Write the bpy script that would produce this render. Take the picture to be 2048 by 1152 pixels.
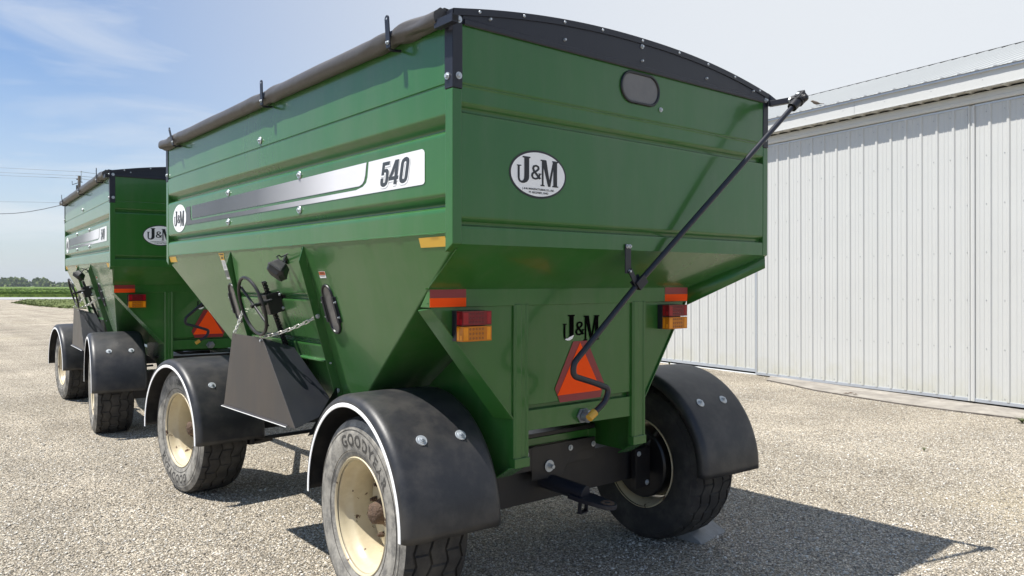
import bpy, math, random
from mathutils import Vector, Matrix, Euler
from mathutils.geometry import delaunay_2d_cdt
from mathutils.noise import noise as pnoise
random.seed(7)
R = math.radians
PI = math.pi
for o in list(bpy.data.objects): bpy.data.objects.remove(o)
scene = bpy.context.scene
col = scene.collection

# ---------------------------------------------------------------- camera
CAM = Vector((-1.9486, -2.7698, 1.7653))
cd = bpy.data.cameras.new("camera")
cam = bpy.data.objects.new("camera", cd); col.objects.link(cam)
cam.location = CAM
cam.rotation_euler = (R(89.4088), R(-0.0622), R(-39.5101))
cd.sensor_width = 36.0
cd.lens = 36.0*1545.68/2048.0
cd.clip_start = 0.05; cd.clip_end = 6000
scene.camera = cam

# ---------------------------------------------------------------- light
SUN = Vector((-1.225, 0.64, 2.88)).normalized()
elev = math.asin(SUN.z); az = math.atan2(SUN.x, SUN.y)
sd = bpy.data.lights.new("sun", 'SUN'); sd.energy = 4.7; sd.angle = R(0.53); sd.color = (1.0, 0.965, 0.905)
so = bpy.data.objects.new("sun", sd); col.objects.link(so)
so.rotation_euler = SUN.to_track_quat('Z', 'Y').to_euler(); so.location = (0, 0, 30)

w = bpy.data.worlds.new("World"); scene.world = w; w.use_nodes = True
nt = w.node_tree; nt.nodes.clear()
def N(t, typ, **kw):
    n = t.nodes.new(typ)
    for k, v in kw.items(): setattr(n, k, v)
    return n
out = N(nt, 'ShaderNodeOutputWorld'); bg = N(nt, 'ShaderNodeBackground'); bg.inputs['Strength'].default_value = 0.066
sky = N(nt, 'ShaderNodeTexSky', sky_type='NISHITA', sun_disc=False)
sky.sun_elevation = elev; sky.sun_rotation = az; sky.air_density = 1.0; sky.dust_density = 1.0; sky.ozone_density = 1.0
tc = N(nt, 'ShaderNodeTexCoord')
L = nt.links.new
# thin high cloud: streaks in direction space plus a broad veil that thickens away from the sun
mp = N(nt, 'ShaderNodeMapping'); mp.inputs['Rotation'].default_value = (0.1, 0.25, R(50)); mp.inputs['Scale'].default_value = (1.1, 3.6, 7.0)
L(tc.outputs['Generated'], mp.inputs['Vector'])
n1 = N(nt, 'ShaderNodeTexNoise'); n1.inputs['Scale'].default_value = 2.1; n1.inputs['Detail'].default_value = 7; n1.inputs['Roughness'].default_value = 0.55; n1.inputs['Distortion'].default_value = 0.6
L(mp.outputs[0], n1.inputs['Vector'])
r1 = N(nt, 'ShaderNodeValToRGB'); r1.color_ramp.elements[0].position = 0.47; r1.color_ramp.elements[1].position = 0.76
L(n1.outputs['Fac'], r1.inputs[0])
dot = N(nt, 'ShaderNodeVectorMath', operation='DOT_PRODUCT'); dot.inputs[1].default_value = Vector((0.97, 0.12, 0.30)).normalized()
L(tc.outputs['Generated'], dot.inputs[0])
mr = N(nt, 'ShaderNodeMapRange', interpolation_type='SMOOTHSTEP')
mr.inputs['From Min'].default_value = 0.10; mr.inputs['From Max'].default_value = 0.98; mr.inputs['To Min'].default_value = 0.0; mr.inputs['To Max'].default_value = 0.93
L(dot.outputs['Value'], mr.inputs['Value'])
sx = N(nt, 'ShaderNodeSeparateXYZ'); L(tc.outputs['Generated'], sx.inputs[0])
mh = N(nt, 'ShaderNodeMapRange', interpolation_type='SMOOTHSTEP')
mh.inputs['From Min'].default_value = 0.34; mh.inputs['From Max'].default_value = -0.02; mh.inputs['To Min'].default_value = 0.0; mh.inputs['To Max'].default_value = 0.55
L(sx.outputs['Z'], mh.inputs['Value'])
a1 = N(nt, 'ShaderNodeMath', operation='MULTIPLY_ADD', use_clamp=True); a1.inputs[1].default_value = 0.55; L(r1.outputs['Color'], a1.inputs[0]); L(mh.outputs[0], a1.inputs[2])
a2 = N(nt, 'ShaderNodeMath', operation='MAXIMUM', use_clamp=True); L(a1.outputs[0], a2.inputs[0]); L(mr.outputs[0], a2.inputs[1])
mixc = N(nt, 'ShaderNodeMix', data_type='RGBA'); mixc.inputs['B'].default_value = (8.55, 8.85, 9.15, 1)
L(a2.outputs[0], mixc.inputs['Factor'])
sb = N(nt, 'ShaderNodeMix', data_type='RGBA', blend_type='MULTIPLY'); sb.inputs['Factor'].default_value = 1; sb.inputs['B'].default_value = (0.86, 1.12, 1.42, 1)
L(sky.outputs[0], sb.inputs['A']); L(sb.outputs['Result'], mixc.inputs['A'])
L(mixc.outputs['Result'], bg.inputs['Color']); L(bg.outputs[0], out.inputs[0])

scene.view_settings.view_transform = 'Standard'; scene.view_settings.look = 'None'
scene.view_settings.exposure = 0.60; scene.view_settings.gamma = 1.0
scene.render.engine = 'CYCLES'
scene.cycles.max_bounces = 8

# ---------------------------------------------------------------- materials
def mat(name, base, rough=0.5, metal=0.0, var=0.0, vscale=3.0, bump=0.0, bscale=40.0, coat=0.0, spec=0.5, dust=None, dustamt=0.0, dscale=2.0, sheen=0.0, dstretch=None, chips=None):
    m = bpy.data.materials.new(name); m.use_nodes = True; t = m.node_tree; b = t.nodes['Principled BSDF']
    b.inputs['Base Color'].default_value = (*base, 1); b.inputs['Roughness'].default_value = rough; b.inputs['Metallic'].default_value = metal
    b.inputs['Coat Weight'].default_value = coat; b.inputs['Coat Roughness'].default_value = 0.06; b.inputs['Specular IOR Level'].default_value = spec
    co = N(t, 'ShaderNodeTexCoord'); l = t.links.new
    src = None
    if var or dust:
        n = N(t, 'ShaderNodeTexNoise'); n.inputs['Scale'].default_value = vscale; n.inputs['Detail'].default_value = 6; l(co.outputs['Object'], n.inputs['Vector'])
        mx = N(t, 'ShaderNodeMix', data_type='RGBA')
        mx.inputs['A'].default_value = tuple(c*(1-var) for c in base)+(1,); mx.inputs['B'].default_value = tuple(min(1, c*(1+var)) for c in base)+(1,)
        l(n.outputs['Fac'], mx.inputs['Factor']); src = mx.outputs['Result']
        mrr = N(t, 'ShaderNodeMapRange'); mrr.inputs['To Min'].default_value = max(0.02, rough*(1-var*0.8)); mrr.inputs['To Max'].default_value = min(1, rough*(1+var*0.8)); l(n.outputs['Fac'], mrr.inputs['Value']); l(mrr.outputs[0], b.inputs['Roughness'])
        if dust:
            n2 = N(t, 'ShaderNodeTexNoise'); n2.inputs['Scale'].default_value = dscale; n2.inputs['Detail'].default_value = 9; n2.inputs['Roughness'].default_value = 0.65; l(co.outputs['Object'], n2.inputs['Vector'])
            if dstretch:
                dm = N(t, 'ShaderNodeMapping'); dm.inputs['Scale'].default_value = dstretch; l(co.outputs['Object'], dm.inputs[0]); l(dm.outputs[0], n2.inputs['Vector'])
            rr = N(t, 'ShaderNodeMapRange', interpolation_type='SMOOTHSTEP'); rr.inputs['From Min'].default_value = 0.38; rr.inputs['From Max'].default_value = 0.68; rr.inputs['To Max'].default_value = dustamt; l(n2.outputs['Fac'], rr.inputs['Value'])
            m2 = N(t, 'ShaderNodeMix', data_type='RGBA'); m2.inputs['B'].default_value = (*dust, 1); l(rr.outputs[0], m2.inputs['Factor']); l(src, m2.inputs['A']); src = m2.outputs['Result']
            if chips:   # stone chips and short scratches down to primer
                cm_ = N(t, 'ShaderNodeMapping'); cm_.inputs['Scale'].default_value = (1, 0.7, 1.6); cm_.inputs['Rotation'].default_value = (0.5, 0, 0); l(co.outputs['Object'], cm_.inputs[0])
                n5 = N(t, 'ShaderNodeTexNoise'); n5.inputs['Scale'].default_value = 21; n5.inputs['Detail'].default_value = 7; n5.inputs['Roughness'].default_value = 0.72; l(cm_.outputs[0], n5.inputs['Vector'])
                c5 = N(t, 'ShaderNodeMapRange'); c5.inputs['From Min'].default_value = 0.735; c5.inputs['From Max'].default_value = 0.75; c5.inputs['To Max'].default_value = 0.8; l(n5.outputs['Fac'], c5.inputs['Value'])
                m5 = N(t, 'ShaderNodeMix', data_type='RGBA'); m5.inputs['B'].default_value = (*chips, 1); l(c5.outputs[0], m5.inputs['Factor']); l(src, m5.inputs['A']); src = m5.outputs['Result']
        l(src, b.inputs['Base Color'])
    if sheen: b.inputs['Sheen Weight'].default_value = sheen; b.inputs['Sheen Roughness'].default_value = 0.4
    if bump:
        n3 = N(t, 'ShaderNodeTexNoise'); n3.inputs['Scale'].default_value = bscale; n3.inputs['Detail'].default_value = 5 if bscale > 5 else 1.0; l(co.outputs['Object'], n3.inputs['Vector'])
        bp = N(t, 'ShaderNodeBump'); bp.inputs['Strength'].default_value = 1; bp.inputs['Distance'].default_value = bump; l(n3.outputs['Fac'], bp.inputs['Height']); l(bp.outputs[0], b.inputs['Normal'])
    return m

GREEN = mat('green_paint', (0.027, 0.124, 0.021), 0.25, var=0.12, vscale=1.6, bump=0.0024, bscale=2.2, coat=0.30, sheen=0.05, spec=0.40, dust=(0.10, 0.15, 0.075), dustamt=0.26, dscale=3.2, dstretch=(1, 1, 0.22), chips=(0.20, 0.30, 0.17))
BLACKP = mat('black_powder_coat', (0.011, 0.0125, 0.021), 0.45, var=0.15, vscale=6, bump=0.0005, bscale=120)
BLACKS = mat('black_steel', (0.008, 0.008, 0.010), 0.42, var=0.3, vscale=8, dust=(0.045, 0.034, 0.026), dustamt=0.22, dscale=5)
GREYST = mat('dark_bare_steel', (0.062, 0.058, 0.057), 0.40, metal=0.35, var=0.22, vscale=4, dust=(0.12, 0.09, 0.07), dustamt=0.4, dscale=3.2, dstretch=(1, 1, 0.35), chips=(0.16, 0.15, 0.14))
PLASTIC = mat('black_fender_plastic', (0.019, 0.0195, 0.022), 0.44, var=0.15, vscale=12, bump=0.0006, bscale=40, dust=(0.085, 0.078, 0.068), dustamt=0.42, dscale=5.5, chips=(0.14, 0.14, 0.14))
RUBBER = mat('tyre_rubber', (0.021, 0.0205, 0.021), 0.8, var=0.3, vscale=9, bump=0.001, bscale=90, dust=(0.11, 0.10, 0.085), dustamt=0.38, dscale=7)
SIDEW = mat('tyre_sidewall', (0.33, 0.31, 0.27), 0.85, var=0.3, vscale=14, bump=0.0025, bscale=55, dust=(0.085, 0.082, 0.078), dustamt=0.8, dscale=11)
LETTER = mat('tyre_letter_rubber', (0.06, 0.056, 0.05), 0.8, var=0.2)
WHITE = mat('white_vinyl', (0.90, 0.90, 0.89), 0.35, var=0.03)
INK = mat('black_ink', (0.012, 0.013, 0.016), 0.4)
CUT = mat('painted_hole_shade', (0.002, 0.002, 0.002), 0.95, spec=0.05)  # near-black that paints the darkness inside the letter holes
ZINC = mat('zinc_plate', (0.50, 0.53, 0.55), 0.42, metal=0.55, var=0.2, vscale=60)
CHAINM = mat('galvanised_chain', (0.62, 0.60, 0.56), 0.42, metal=0.7, var=0.2, vscale=40)
REDD = mat('dark_red_reflector', (0.24, 0.018, 0.022), 0.4, var=0.06, vscale=20)
ORNG = mat('orange_fluorescent_film', (1.0, 0.095, 0.012), 0.7, spec=0.08)
YEL = mat('yellow_reflective_tape', (0.72, 0.42, 0.05), 0.4, var=0.06, vscale=20, bump=0.0004, bscale=500)
TARP = mat('tarp_vinyl', (0.072, 0.065, 0.059), 0.48, var=0.15, vscale=5, bump=0.006, bscale=9)
RUST = mat('rusty_hub_steel', (0.095, 0.058, 0.036), 0.95, var=0.5, vscale=40, bump=0.012, bscale=60)
BRASS = mat('amber_grip_plastic', (0.60, 0.33, 0.04), 0.4)
GLASSG = mat('smoky_window_plastic', (0.13, 0.125, 0.12), 0.12, var=0.15, vscale=7, dust=(0.2, 0.19, 0.18), dustamt=0.4, dscale=5)
ZBOLT = ZINC
DGREY = mat('dark_grey_ink', (0.045, 0.05, 0.055), 0.4)
MGREY = mat('mid_grey_ink', (0.14, 0.15, 0.155), 0.4)
REDS = mat('red_label_ink', (0.55, 0.13, 0.04), 0.5)
PLUGM = mat('cast_plug_metal', (0.22, 0.24, 0.26), 0.45, metal=0.5, var=0.2, vscale=40)
HOUSE = mat('lamp_housing_plastic', (0.022, 0.022, 0.022), 0.5, var=0.3, vscale=12)

def gradient_mat():
    m = bpy.data.materials.new('silver_stripe_film'); m.use_nodes = True; t = m.node_tree; b = t.nodes['Principled BSDF']; l = t.links.new
    b.inputs['Roughness'].default_value = 0.3
    co = N(t, 'ShaderNodeTexCoord'); s = N(t, 'ShaderNodeSeparateXYZ'); l(co.outputs['Object'], s.inputs[0])
    mr = N(t, 'ShaderNodeMapRange'); mr.inputs['From Min'].default_value = 3.7; mr.inputs['From Max'].default_value = 0.2; l(s.outputs['Y'], mr.inputs['Value'])
    r = N(t, 'ShaderNodeValToRGB'); e = r.color_ramp.elements
    e[0].position = 0; e[0].color = (0.075, 0.072, 0.075, 1); e[1].position = 1; e[1].color = (0.80, 0.80, 0.79, 1)
    for p, c in ((0.22, 0.062), (0.42, 0.12), (0.62, 0.40), (0.74, 0.72)):
        x = e.new(p); x.color = (c, c*0.98, c, 1)
    l(mr.outputs[0], r.inputs[0]); l(r.outputs[0], b.inputs['Base Color'])
    return m
STRIPE = gradient_mat()

def lens_mat(name, c):
    m = mat(name, c, 0.12, coat=0.2, spec=0.3, var=0.25, vscale=25)
    return m
REDL = lens_mat('red_lens', (0.17, 0.004, 0.012)); AMBL = lens_mat('amber_lens', (0.52, 0.16, 0.005)); REDL2 = lens_mat('red_lens_clear', (0.32, 0.006, 0.015)); AMBL2 = lens_mat('amber_lens_clear', (0.80, 0.28, 0.01))
LEDM = mat('led_dark', (0.30, 0.095, 0.010), 0.25)
LEDR = mat('led_dark_red', (0.13, 0.007, 0.012), 0.25)

def rim_mat():
    m = mat('cream_rim_paint', (0.60, 0.52, 0.35), 0.42, var=0.12, vscale=6, dust=(0.30, 0.22, 0.13), dustamt=0.35, dscale=5, bump=0.0008, bscale=30)
    t = m.node_tree; l = t.links.new; b = t.nodes['Principled BSDF']
    src = b.inputs['Base Color'].links[0].from_socket
    co = N(t, 'ShaderNodeTexCoord'); n = N(t, 'ShaderNodeTexNoise'); n.inputs['Scale'].default_value = 11; n.inputs['Detail'].default_value = 5; n.inputs['Roughness'].default_value = 0.6; l(co.outputs['Object'], n.inputs['Vector'])
    r = N(t, 'ShaderNodeMapRange'); r.inputs['From Min'].default_value = 0.635; r.inputs['From Max'].default_value = 0.655; l(n.outputs['Fac'], r.inputs['Value'])
    mx = N(t, 'ShaderNodeMix', data_type='RGBA'); mx.inputs['B'].default_value = (0.10, 0.055, 0.03, 1); l(r.outputs[0], mx.inputs['Factor']); l(src, mx.inputs['A']); l(mx.outputs['Result'], b.inputs['Base Color'])
    return m
RIM = rim_mat()

def gravel_mat(name='gravel', tint=(1.34, 1.27, 1.15), big=1.0):
    m = bpy.data.materials.new(name); m.use_nodes = True; t = m.node_tree; b = t.nodes['Principled BSDF']; l = t.links.new
    b.inputs['Roughness'].default_value = 0.92; b.inputs['Specular IOR Level'].default_value = 0.25
    co = N(t, 'ShaderNodeTexCoord')
    wn = N(t, 'ShaderNodeTexNoise'); wn.inputs['Scale'].default_value = 35*big; wn.inputs['Detail'].default_value = 2; l(co.outputs['Object'], wn.inputs['Vector'])
    wv = N(t, 'ShaderNodeVectorMath', operation='MULTIPLY_ADD'); wv.inputs[1].default_value = (0.012,)*3; l(wn.outputs['Color'], wv.inputs[0]); l(co.outputs['Object'], wv.inputs[2])
    v1 = N(t, 'ShaderNodeTexVoronoi'); v1.inputs['Scale'].default_value = 76*big; l(wv.outputs[0], v1.inputs['Vector'])
    v2 = N(t, 'ShaderNodeTexVoronoi'); v2.inputs['Scale'].default_value = 29*big; l(wv.outputs[0], v2.inputs['Vector'])
    # stone colours
    sp = N(t, 'ShaderNodeSeparateColor'); l(v1.outputs['Color'], sp.inputs[0])
    r = N(t, 'ShaderNodeValToRGB'); e = r.color_ramp.elements
    cs = [(0.0, (0.15, 0.135, 0.112)), (0.18, (0.25, 0.228, 0.192)), (0.45, (0.35, 0.32, 0.272)), (0.75, (0.44, 0.405, 0.35)), (0.93, (0.56, 0.525, 0.465)), (1.0, (0.78, 0.75, 0.69))]
    e[0].position, e[0].color = cs[0][0], (*cs[0][1], 1); e[1].position, e[1].color = cs[-1][0], (*cs[-1][1], 1)
    for p, c in cs[1:-1]: x = e.new(p); x.color = (*c, 1)
    l(sp.outputs[0], r.inputs[0])
    # shade in the gaps between the stones is put into the colour
    g = N(t, 'ShaderNodeMapRange'); g.inputs['From Min'].default_value = 0.35; g.inputs['From Max'].default_value = 0.75; g.inputs['To Min'].default_value = 1.05; g.inputs['To Max'].default_value = 0.42; l(v1.outputs['Distance'], g.inputs['Value'])
    # wide patches: packed fines, dust, wheel-worn places
    pn = N(t, 'ShaderNodeTexNoise'); pn.inputs['Scale'].default_value = 0.55; pn.inputs['Detail'].default_value = 8; pn.inputs['Roughness'].default_value = 0.6; l(co.outputs['Object'], pn.inputs['Vector'])
    pr = N(t, 'ShaderNodeMapRange'); pr.inputs['From Min'].default_value = 0.3; pr.inputs['From Max'].default_value = 0.7; pr.inputs['To Min'].default_value = 0.74; pr.inputs['To Max'].default_value = 1.20; l(pn.outputs['Fac'], pr.inputs['Value'])
    tm = N(t, 'ShaderNodeMapping'); tm.inputs['Rotation'].default_value = (0, 0, R(8)); tm.inputs['Scale'].default_value = (1.5, 0.10, 1); l(co.outputs['Object'], tm.inputs[0])
    tn2 = N(t, 'ShaderNodeTexNoise'); tn2.inputs['Scale'].default_value = 1.0; tn2.inputs['Detail'].default_value = 4; l(tm.outputs[0], tn2.inputs['Vector'])
    tr = N(t, 'ShaderNodeMapRange'); tr.inputs['From Min'].default_value = 0.32; tr.inputs['From Max'].default_value = 0.68; tr.inputs['To Min'].default_value = 0.86; tr.inputs['To Max'].default_value = 1.12; l(tn2.outputs['Fac'], tr.inputs['Value'])
    m0 = N(t, 'ShaderNodeMath', operation='MULTIPLY'); l(pr.outputs[0], m0.inputs[0]); l(tr.outputs[0], m0.inputs[1])
    mu = N(t, 'ShaderNodeMath', operation='MULTIPLY'); l(g.outputs[0], mu.inputs[0]); l(m0.outputs[0], mu.inputs[1])
    cm = N(t, 'ShaderNodeVectorMath', operation='SCALE'); l(r.outputs['Color'], cm.inputs[0]); l(mu.outputs[0], cm.inputs['Scale'])
    tn = N(t, 'ShaderNodeVectorMath', operation='MULTIPLY'); tn.inputs[1].default_value = tint; l(cm.outputs[0], tn.inputs[0])
    # ochre fines in places
    on = N(t, 'ShaderNodeTexNoise'); on.inputs['Scale'].default_value = 0.3; on.inputs['Detail'].default_value = 4; l(co.outputs['Object'], on.inputs['Vector'])
    orr = N(t, 'ShaderNodeMapRange'); orr.inputs['From Min'].default_value = 0.60; orr.inputs['From Max'].default_value = 0.74; orr.inputs['To Max'].default_value = 0.35; l(on.outputs['Fac'], orr.inputs['Value'])
    om = N(t, 'ShaderNodeMix', data_type='RGBA'); om.inputs['B'].default_value = (0.50, 0.42, 0.27, 1); l(orr.outputs[0], om.inputs['Factor']); l(tn.outputs[0], om.inputs['A'])
    l(om.outputs['Result'], b.inputs['Base Color'])
    hs = N(t, 'ShaderNodeMath', operation='MULTIPLY_ADD'); hs.inputs[1].default_value = -1.0; l(v1.outputs['Distance'], hs.inputs[0])
    h2 = N(t, 'ShaderNodeMath', operation='MULTIPLY'); h2.inputs[1].default_value = -1.1; l(v2.outputs['Distance'], h2.inputs[0]); l(h2.outputs[0], hs.inputs[2])
    bp = N(t, 'ShaderNodeBump'); bp.inputs['Strength'].default_value = 1.0; bp.inputs['Distance'].default_value = 0.016/big; l(hs.outputs[0], bp.inputs['Height']); l(bp.outputs[0], b.inputs['Normal'])
    return m
GRAVEL = gravel_mat()

def noisy_mat(name, c1, c2, scale, rough=0.9, bump=0.0, bscale=8, stretch=(1, 1, 1)):
    m = bpy.data.materials.new(name); m.use_nodes = True; t = m.node_tree; b = t.nodes['Principled BSDF']; l = t.links.new
    b.inputs['Roughness'].default_value = rough; b.inputs['Specular IOR Level'].default_value = 0.2
    co = N(t, 'ShaderNodeTexCoord'); mp = N(t, 'ShaderNodeMapping'); mp.inputs['Scale'].default_value = stretch; l(co.outputs['Object'], mp.inputs[0])
    n = N(t, 'ShaderNodeTexNoise'); n.inputs['Scale'].default_value = scale; n.inputs['Detail'].default_value = 9; n.inputs['Roughness'].default_value = 0.68; l(mp.outputs[0], n.inputs['Vector'])
    r = N(t, 'ShaderNodeValToRGB'); r.color_ramp.elements[0].position = 0.36; r.color_ramp.elements[0].color = (*c1, 1); r.color_ramp.elements[1].position = 0.66; r.color_ramp.elements[1].color = (*c2, 1)
    l(n.outputs['Fac'], r.inputs[0]); l(r.outputs[0], b.inputs['Base Color'])
    if bump:
        n3 = N(t, 'ShaderNodeTexNoise'); n3.inputs['Scale'].default_value = bscale; n3.inputs['Detail'].default_value = 5; l(mp.outputs[0], n3.inputs['Vector'])
        bp = N(t, 'ShaderNodeBump'); bp.inputs['Distance'].default_value = bump; l(n3.outputs['Fac'], bp.inputs['Height']); l(bp.outputs[0], b.inputs['Normal'])
    return m
GRASSG = noisy_mat('verge_grass', (0.075, 0.10, 0.03), (0.16, 0.185, 0.06), 1.6, bump=0.12, bscale=3)
CROP = noisy_mat('crop_leaves', (0.070, 0.125, 0.015), (0.15, 0.215, 0.035), 0.35, bump=0.4, bscale=1.2)
ROADM = noisy_mat('pale_asphalt', (0.30, 0.30, 0.30), (0.38, 0.38, 0.37), 0.4)
APRON = noisy_mat('worn_concrete', (0.22, 0.20, 0.175), (0.37, 0.34, 0.295), 3.0, bump=0.004, bscale=60)
TREEM = noisy_mat('wood_leaves', (0.11, 0.15, 0.05), (0.22, 0.265, 0.09), 0.25)
CHKD = noisy_mat('apron_edge', (0.05, 0.043, 0.036), (0.12, 0.105, 0.09), 6)
STONE = noisy_mat('pale_foundation', (0.40, 0.41, 0.41), (0.58, 0.59, 0.58), 3)
BARNW = mat('white_painted_steel', (0.58, 0.58, 0.555), 0.42, var=0.05, vscale=1.2, bump=0.002, bscale=1.5)
def barn_wall_mat():
    m = mat('white_wall_steel', (0.555, 0.555, 0.530), 0.40, var=0.04, vscale=1.3, bump=0.002, bscale=1.5)
    t = m.node_tree; l = t.links.new; b = t.nodes['Principled BSDF']; src = b.inputs['Base Color'].links[0].from_socket
    co = N(t, 'ShaderNodeTexCoord'); s = N(t, 'ShaderNodeSeparateXYZ'); l(co.outputs['Object'], s.inputs[0])
    n = N(t, 'ShaderNodeTexNoise'); n.inputs['Scale'].default_value = 4.0; n.inputs['Detail'].default_value = 8; l(co.outputs['Object'], n.inputs['Vector'])
    z = N(t, 'ShaderNodeMath', operation='MULTIPLY_ADD'); z.inputs[1].default_value = 1.1; l(n.outputs['Fac'], z.inputs[0]); 
    zn = N(t, 'ShaderNodeMath', operation='MULTIPLY'); zn.inputs[1].default_value = -1.0; l(s.outputs['Z'], zn.inputs[0]); l(zn.outputs[0], z.inputs[2])
    r = N(t, 'ShaderNodeMapRange', interpolation_type='SMOOTHSTEP'); r.inputs['From Min'].default_value = 0.0; r.inputs['From Max'].default_value = 0.75; r.inputs['To Max'].default_value = 0.62; l(z.outputs[0], r.inputs['Value'])
    mx = N(t, 'ShaderNodeMix', data_type='RGBA'); mx.inputs['B'].default_value = (0.49, 0.475, 0.38, 1); l(r.outputs[0], mx.inputs['Factor']); l(src, mx.inputs['A']); l(mx.outputs['Result'], b.inputs['Base Color'])
    return m
BARNP = barn_wall_mat()
SCREW = mat('screw_head', (0.40, 0.40, 0.40), 0.5, metal=0.5)
GALV = mat('galvanised_trim', (0.50, 0.53, 0.57), 0.4, metal=0.5, var=0.1, vscale=5)
DARKG = mat('dark_gap', (0.02, 0.02, 0.02), 0.9)
POLEW = mat('weathered_pole_wood', (0.20, 0.165, 0.135), 0.9, var=0.2, vscale=5)
WIREM = mat('wire', (0.22, 0.25, 0.29), 0.6)
WEEDM = mat('weed_leaf', (0.09, 0.11, 0.04), 0.8)
BIRDM = mat('brown_feathers', (0.13, 0.10, 0.075), 0.9, var=0.3, vscale=60)
BIRDW = mat('pale_feathers', (0.45, 0.42, 0.37), 0.9)

# ---------------------------------------------------------------- mesh helpers
def V3(p): return Vector(p)
class MB:
    def __init__(s): s.v = []; s.f = []; s.m = []
    def add(s, vs, fs, m=0):
        k = len(s.v); s.v += [tuple(p) for p in vs]; s.f += [tuple(i+k for i in f) for f in fs]; s.m += [m]*len(fs); return s
    def box(s, a, b, m=0):
        x0, y0, z0 = [min(a[i], b[i]) for i in range(3)]; x1, y1, z1 = [max(a[i], b[i]) for i in range(3)]
        return s.add([(x0,y0,z0),(x1,y0,z0),(x1,y1,z0),(x0,y1,z0),(x0,y0,z1),(x1,y0,z1),(x1,y1,z1),(x0,y1,z1)],
                     [(0,3,2,1),(4,5,6,7),(0,1,5,4),(1,2,6,5),(2,3,7,6),(3,0,4,7)], m)
    def obox(s, c, ax, ay, az, m=0):   # centre and three half-axis vectors
        c, ax, ay, az = map(Vector, (c, ax, ay, az))
        P = [c+i*ax+j*ay+k*az for k in (-1,1) for j in (-1,1) for i in (-1,1)]
        return s.add(P, [(0,2,3,1),(4,5,7,6),(0,1,5,4),(1,3,7,5),(3,2,6,7),(2,0,4,6)], m)
    def prism(s, poly, vec, m=0):
        vec = Vector(vec); n = len(poly); P = [Vector(p) for p in poly]; Q = [p+vec for p in P]
        return s.add(P+Q, [tuple(range(n-1,-1,-1)), tuple(range(n,2*n))]+[(i,(i+1)%n,(i+1)%n+n,i+n) for i in range(n)], m)
    def poly(s, pts, m=0): return s.add(pts, [tuple(range(len(pts)))], m)
    def cyl(s, p0, p1, r0, r1=None, n=16, m=0, caps=True):
        r1 = r0 if r1 is None else r1; p0, p1 = Vector(p0), Vector(p1); d = (p1-p0).normalized()
        u = d.orthogonal().normalized(); w_ = d.cross(u)
        A = [p0+r0*(math.cos(2*PI*i/n)*u+math.sin(2*PI*i/n)*w_) for i in range(n)]; B = [p1+r1*(math.cos(2*PI*i/n)*u+math.sin(2*PI*i/n)*w_) for i in range(n)]
        fs = [(i,(i+1)%n,(i+1)%n+n,i+n) for i in range(n)]
        if caps: fs += [tuple(range(n-1,-1,-1)), tuple(range(n,2*n))]
        return s.add(A+B, fs, m)
    def tube(s, path, r, n=10, m=0, closed=False):
        P = [Vector(p) for p in path]; k = len(P); vs = []; up = None
        for i, p in enumerate(P):
            if closed: d = (P[(i+1)%k]-P[i-1]).normalized()
            else: d = (P[min(i+1,k-1)]-P[max(i-1,0)]).normalized()
            if up is None: up = d.orthogonal().normalized()
            up = (up-d*up.dot(d)).normalized(); w_ = d.cross(up); rr = r[i] if isinstance(r, (list, tuple)) else r
            vs += [p+rr*(math.cos(2*PI*j/n)*up+math.sin(2*PI*j/n)*w_) for j in range(n)]
        fs = []
        for i in range(k if closed else k-1):
            a = i*n; b = ((i+1)%k)*n
            fs += [(a+j, a+(j+1)%n, b+(j+1)%n, b+j) for j in range(n)]
        if not closed: fs += [tuple(range(n-1,-1,-1)), tuple(range((k-1)*n, k*n))]
        return s.add(vs, fs, m)
    def lathe(s, prof, axis='X', n=48, a0=0, a1=2*PI, m=0, c=(0,0,0)):   # prof: (h, r) ; about the axis X
        full = abs(a1-a0-2*PI) < 1e-6; k = n if full else n+1; vs = []
        for i in range(k):
            a = a0+(a1-a0)*i/n
            for h, r in prof: vs.append((c[0]+h, c[1]+r*math.cos(a), c[2]+r*math.sin(a)))
        q = len(prof); fs = []
        for i in range(n):
            A = i*q; B = ((i+1)%k)*q
            for j in range(q-1): fs.append((A+j, B+j, B+j+1, A+j+1))
        return s.add(vs, fs, m)
    def sphere(s, c, r, n=10, m=0, sc=(1,1,1)):
        vs = []; fs = []; k = n//2
        for i in range(k+1):
            t = PI*i/k
            for j in range(n): vs.append((c[0]+sc[0]*r*math.sin(t)*math.cos(2*PI*j/n), c[1]+sc[1]*r*math.sin(t)*math.sin(2*PI*j/n), c[2]+sc[2]*r*math.cos(t)))
        for i in range(k):
            for j in range(n): fs.append((i*n+j, (i+1)*n+j, (i+1)*n+(j+1)%n, i*n+(j+1)%n))
        return s.add(vs, fs, m)
    def build(s, name, mats, parent=None, bevel=0, ang=35, loc=None, rot=None, solid=0):
        me = bpy.data.meshes.new(name); me.from_pydata(s.v, [], s.f); me.update()
        if not isinstance(mats, (list, tuple)): mats = [mats]
        for x in mats: me.materials.append(x)
        if len(mats) > 1: me.polygons.foreach_set('material_index', s.m)
        me.polygons.foreach_set('use_smooth', [True]*len(me.polygons))
        me.set_sharp_from_angle(angle=R(ang))
        o = bpy.data.objects.new(name, me); col.objects.link(o)
        if parent: o.parent = parent
        if loc is not None: o.location = loc
        if rot is not None: o.rotation_euler = rot
        if solid:
            md = o.modifiers.new('thickness', 'SOLIDIFY'); md.thickness = solid; md.offset = 0
        if bevel:
            md = o.modifiers.new('edge', 'BEVEL'); md.width = bevel; md.segments = 2; md.limit_method = 'ANGLE'; md.angle_limit = R(32); md.harden_normals = True
        return o
def tag(o, label=None, cat=None, group=None, kind=None):
    for k, v_ in (('label', label), ('category', cat), ('group', group), ('kind', kind)):
        if v_: o[k] = v_
    return o
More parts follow.
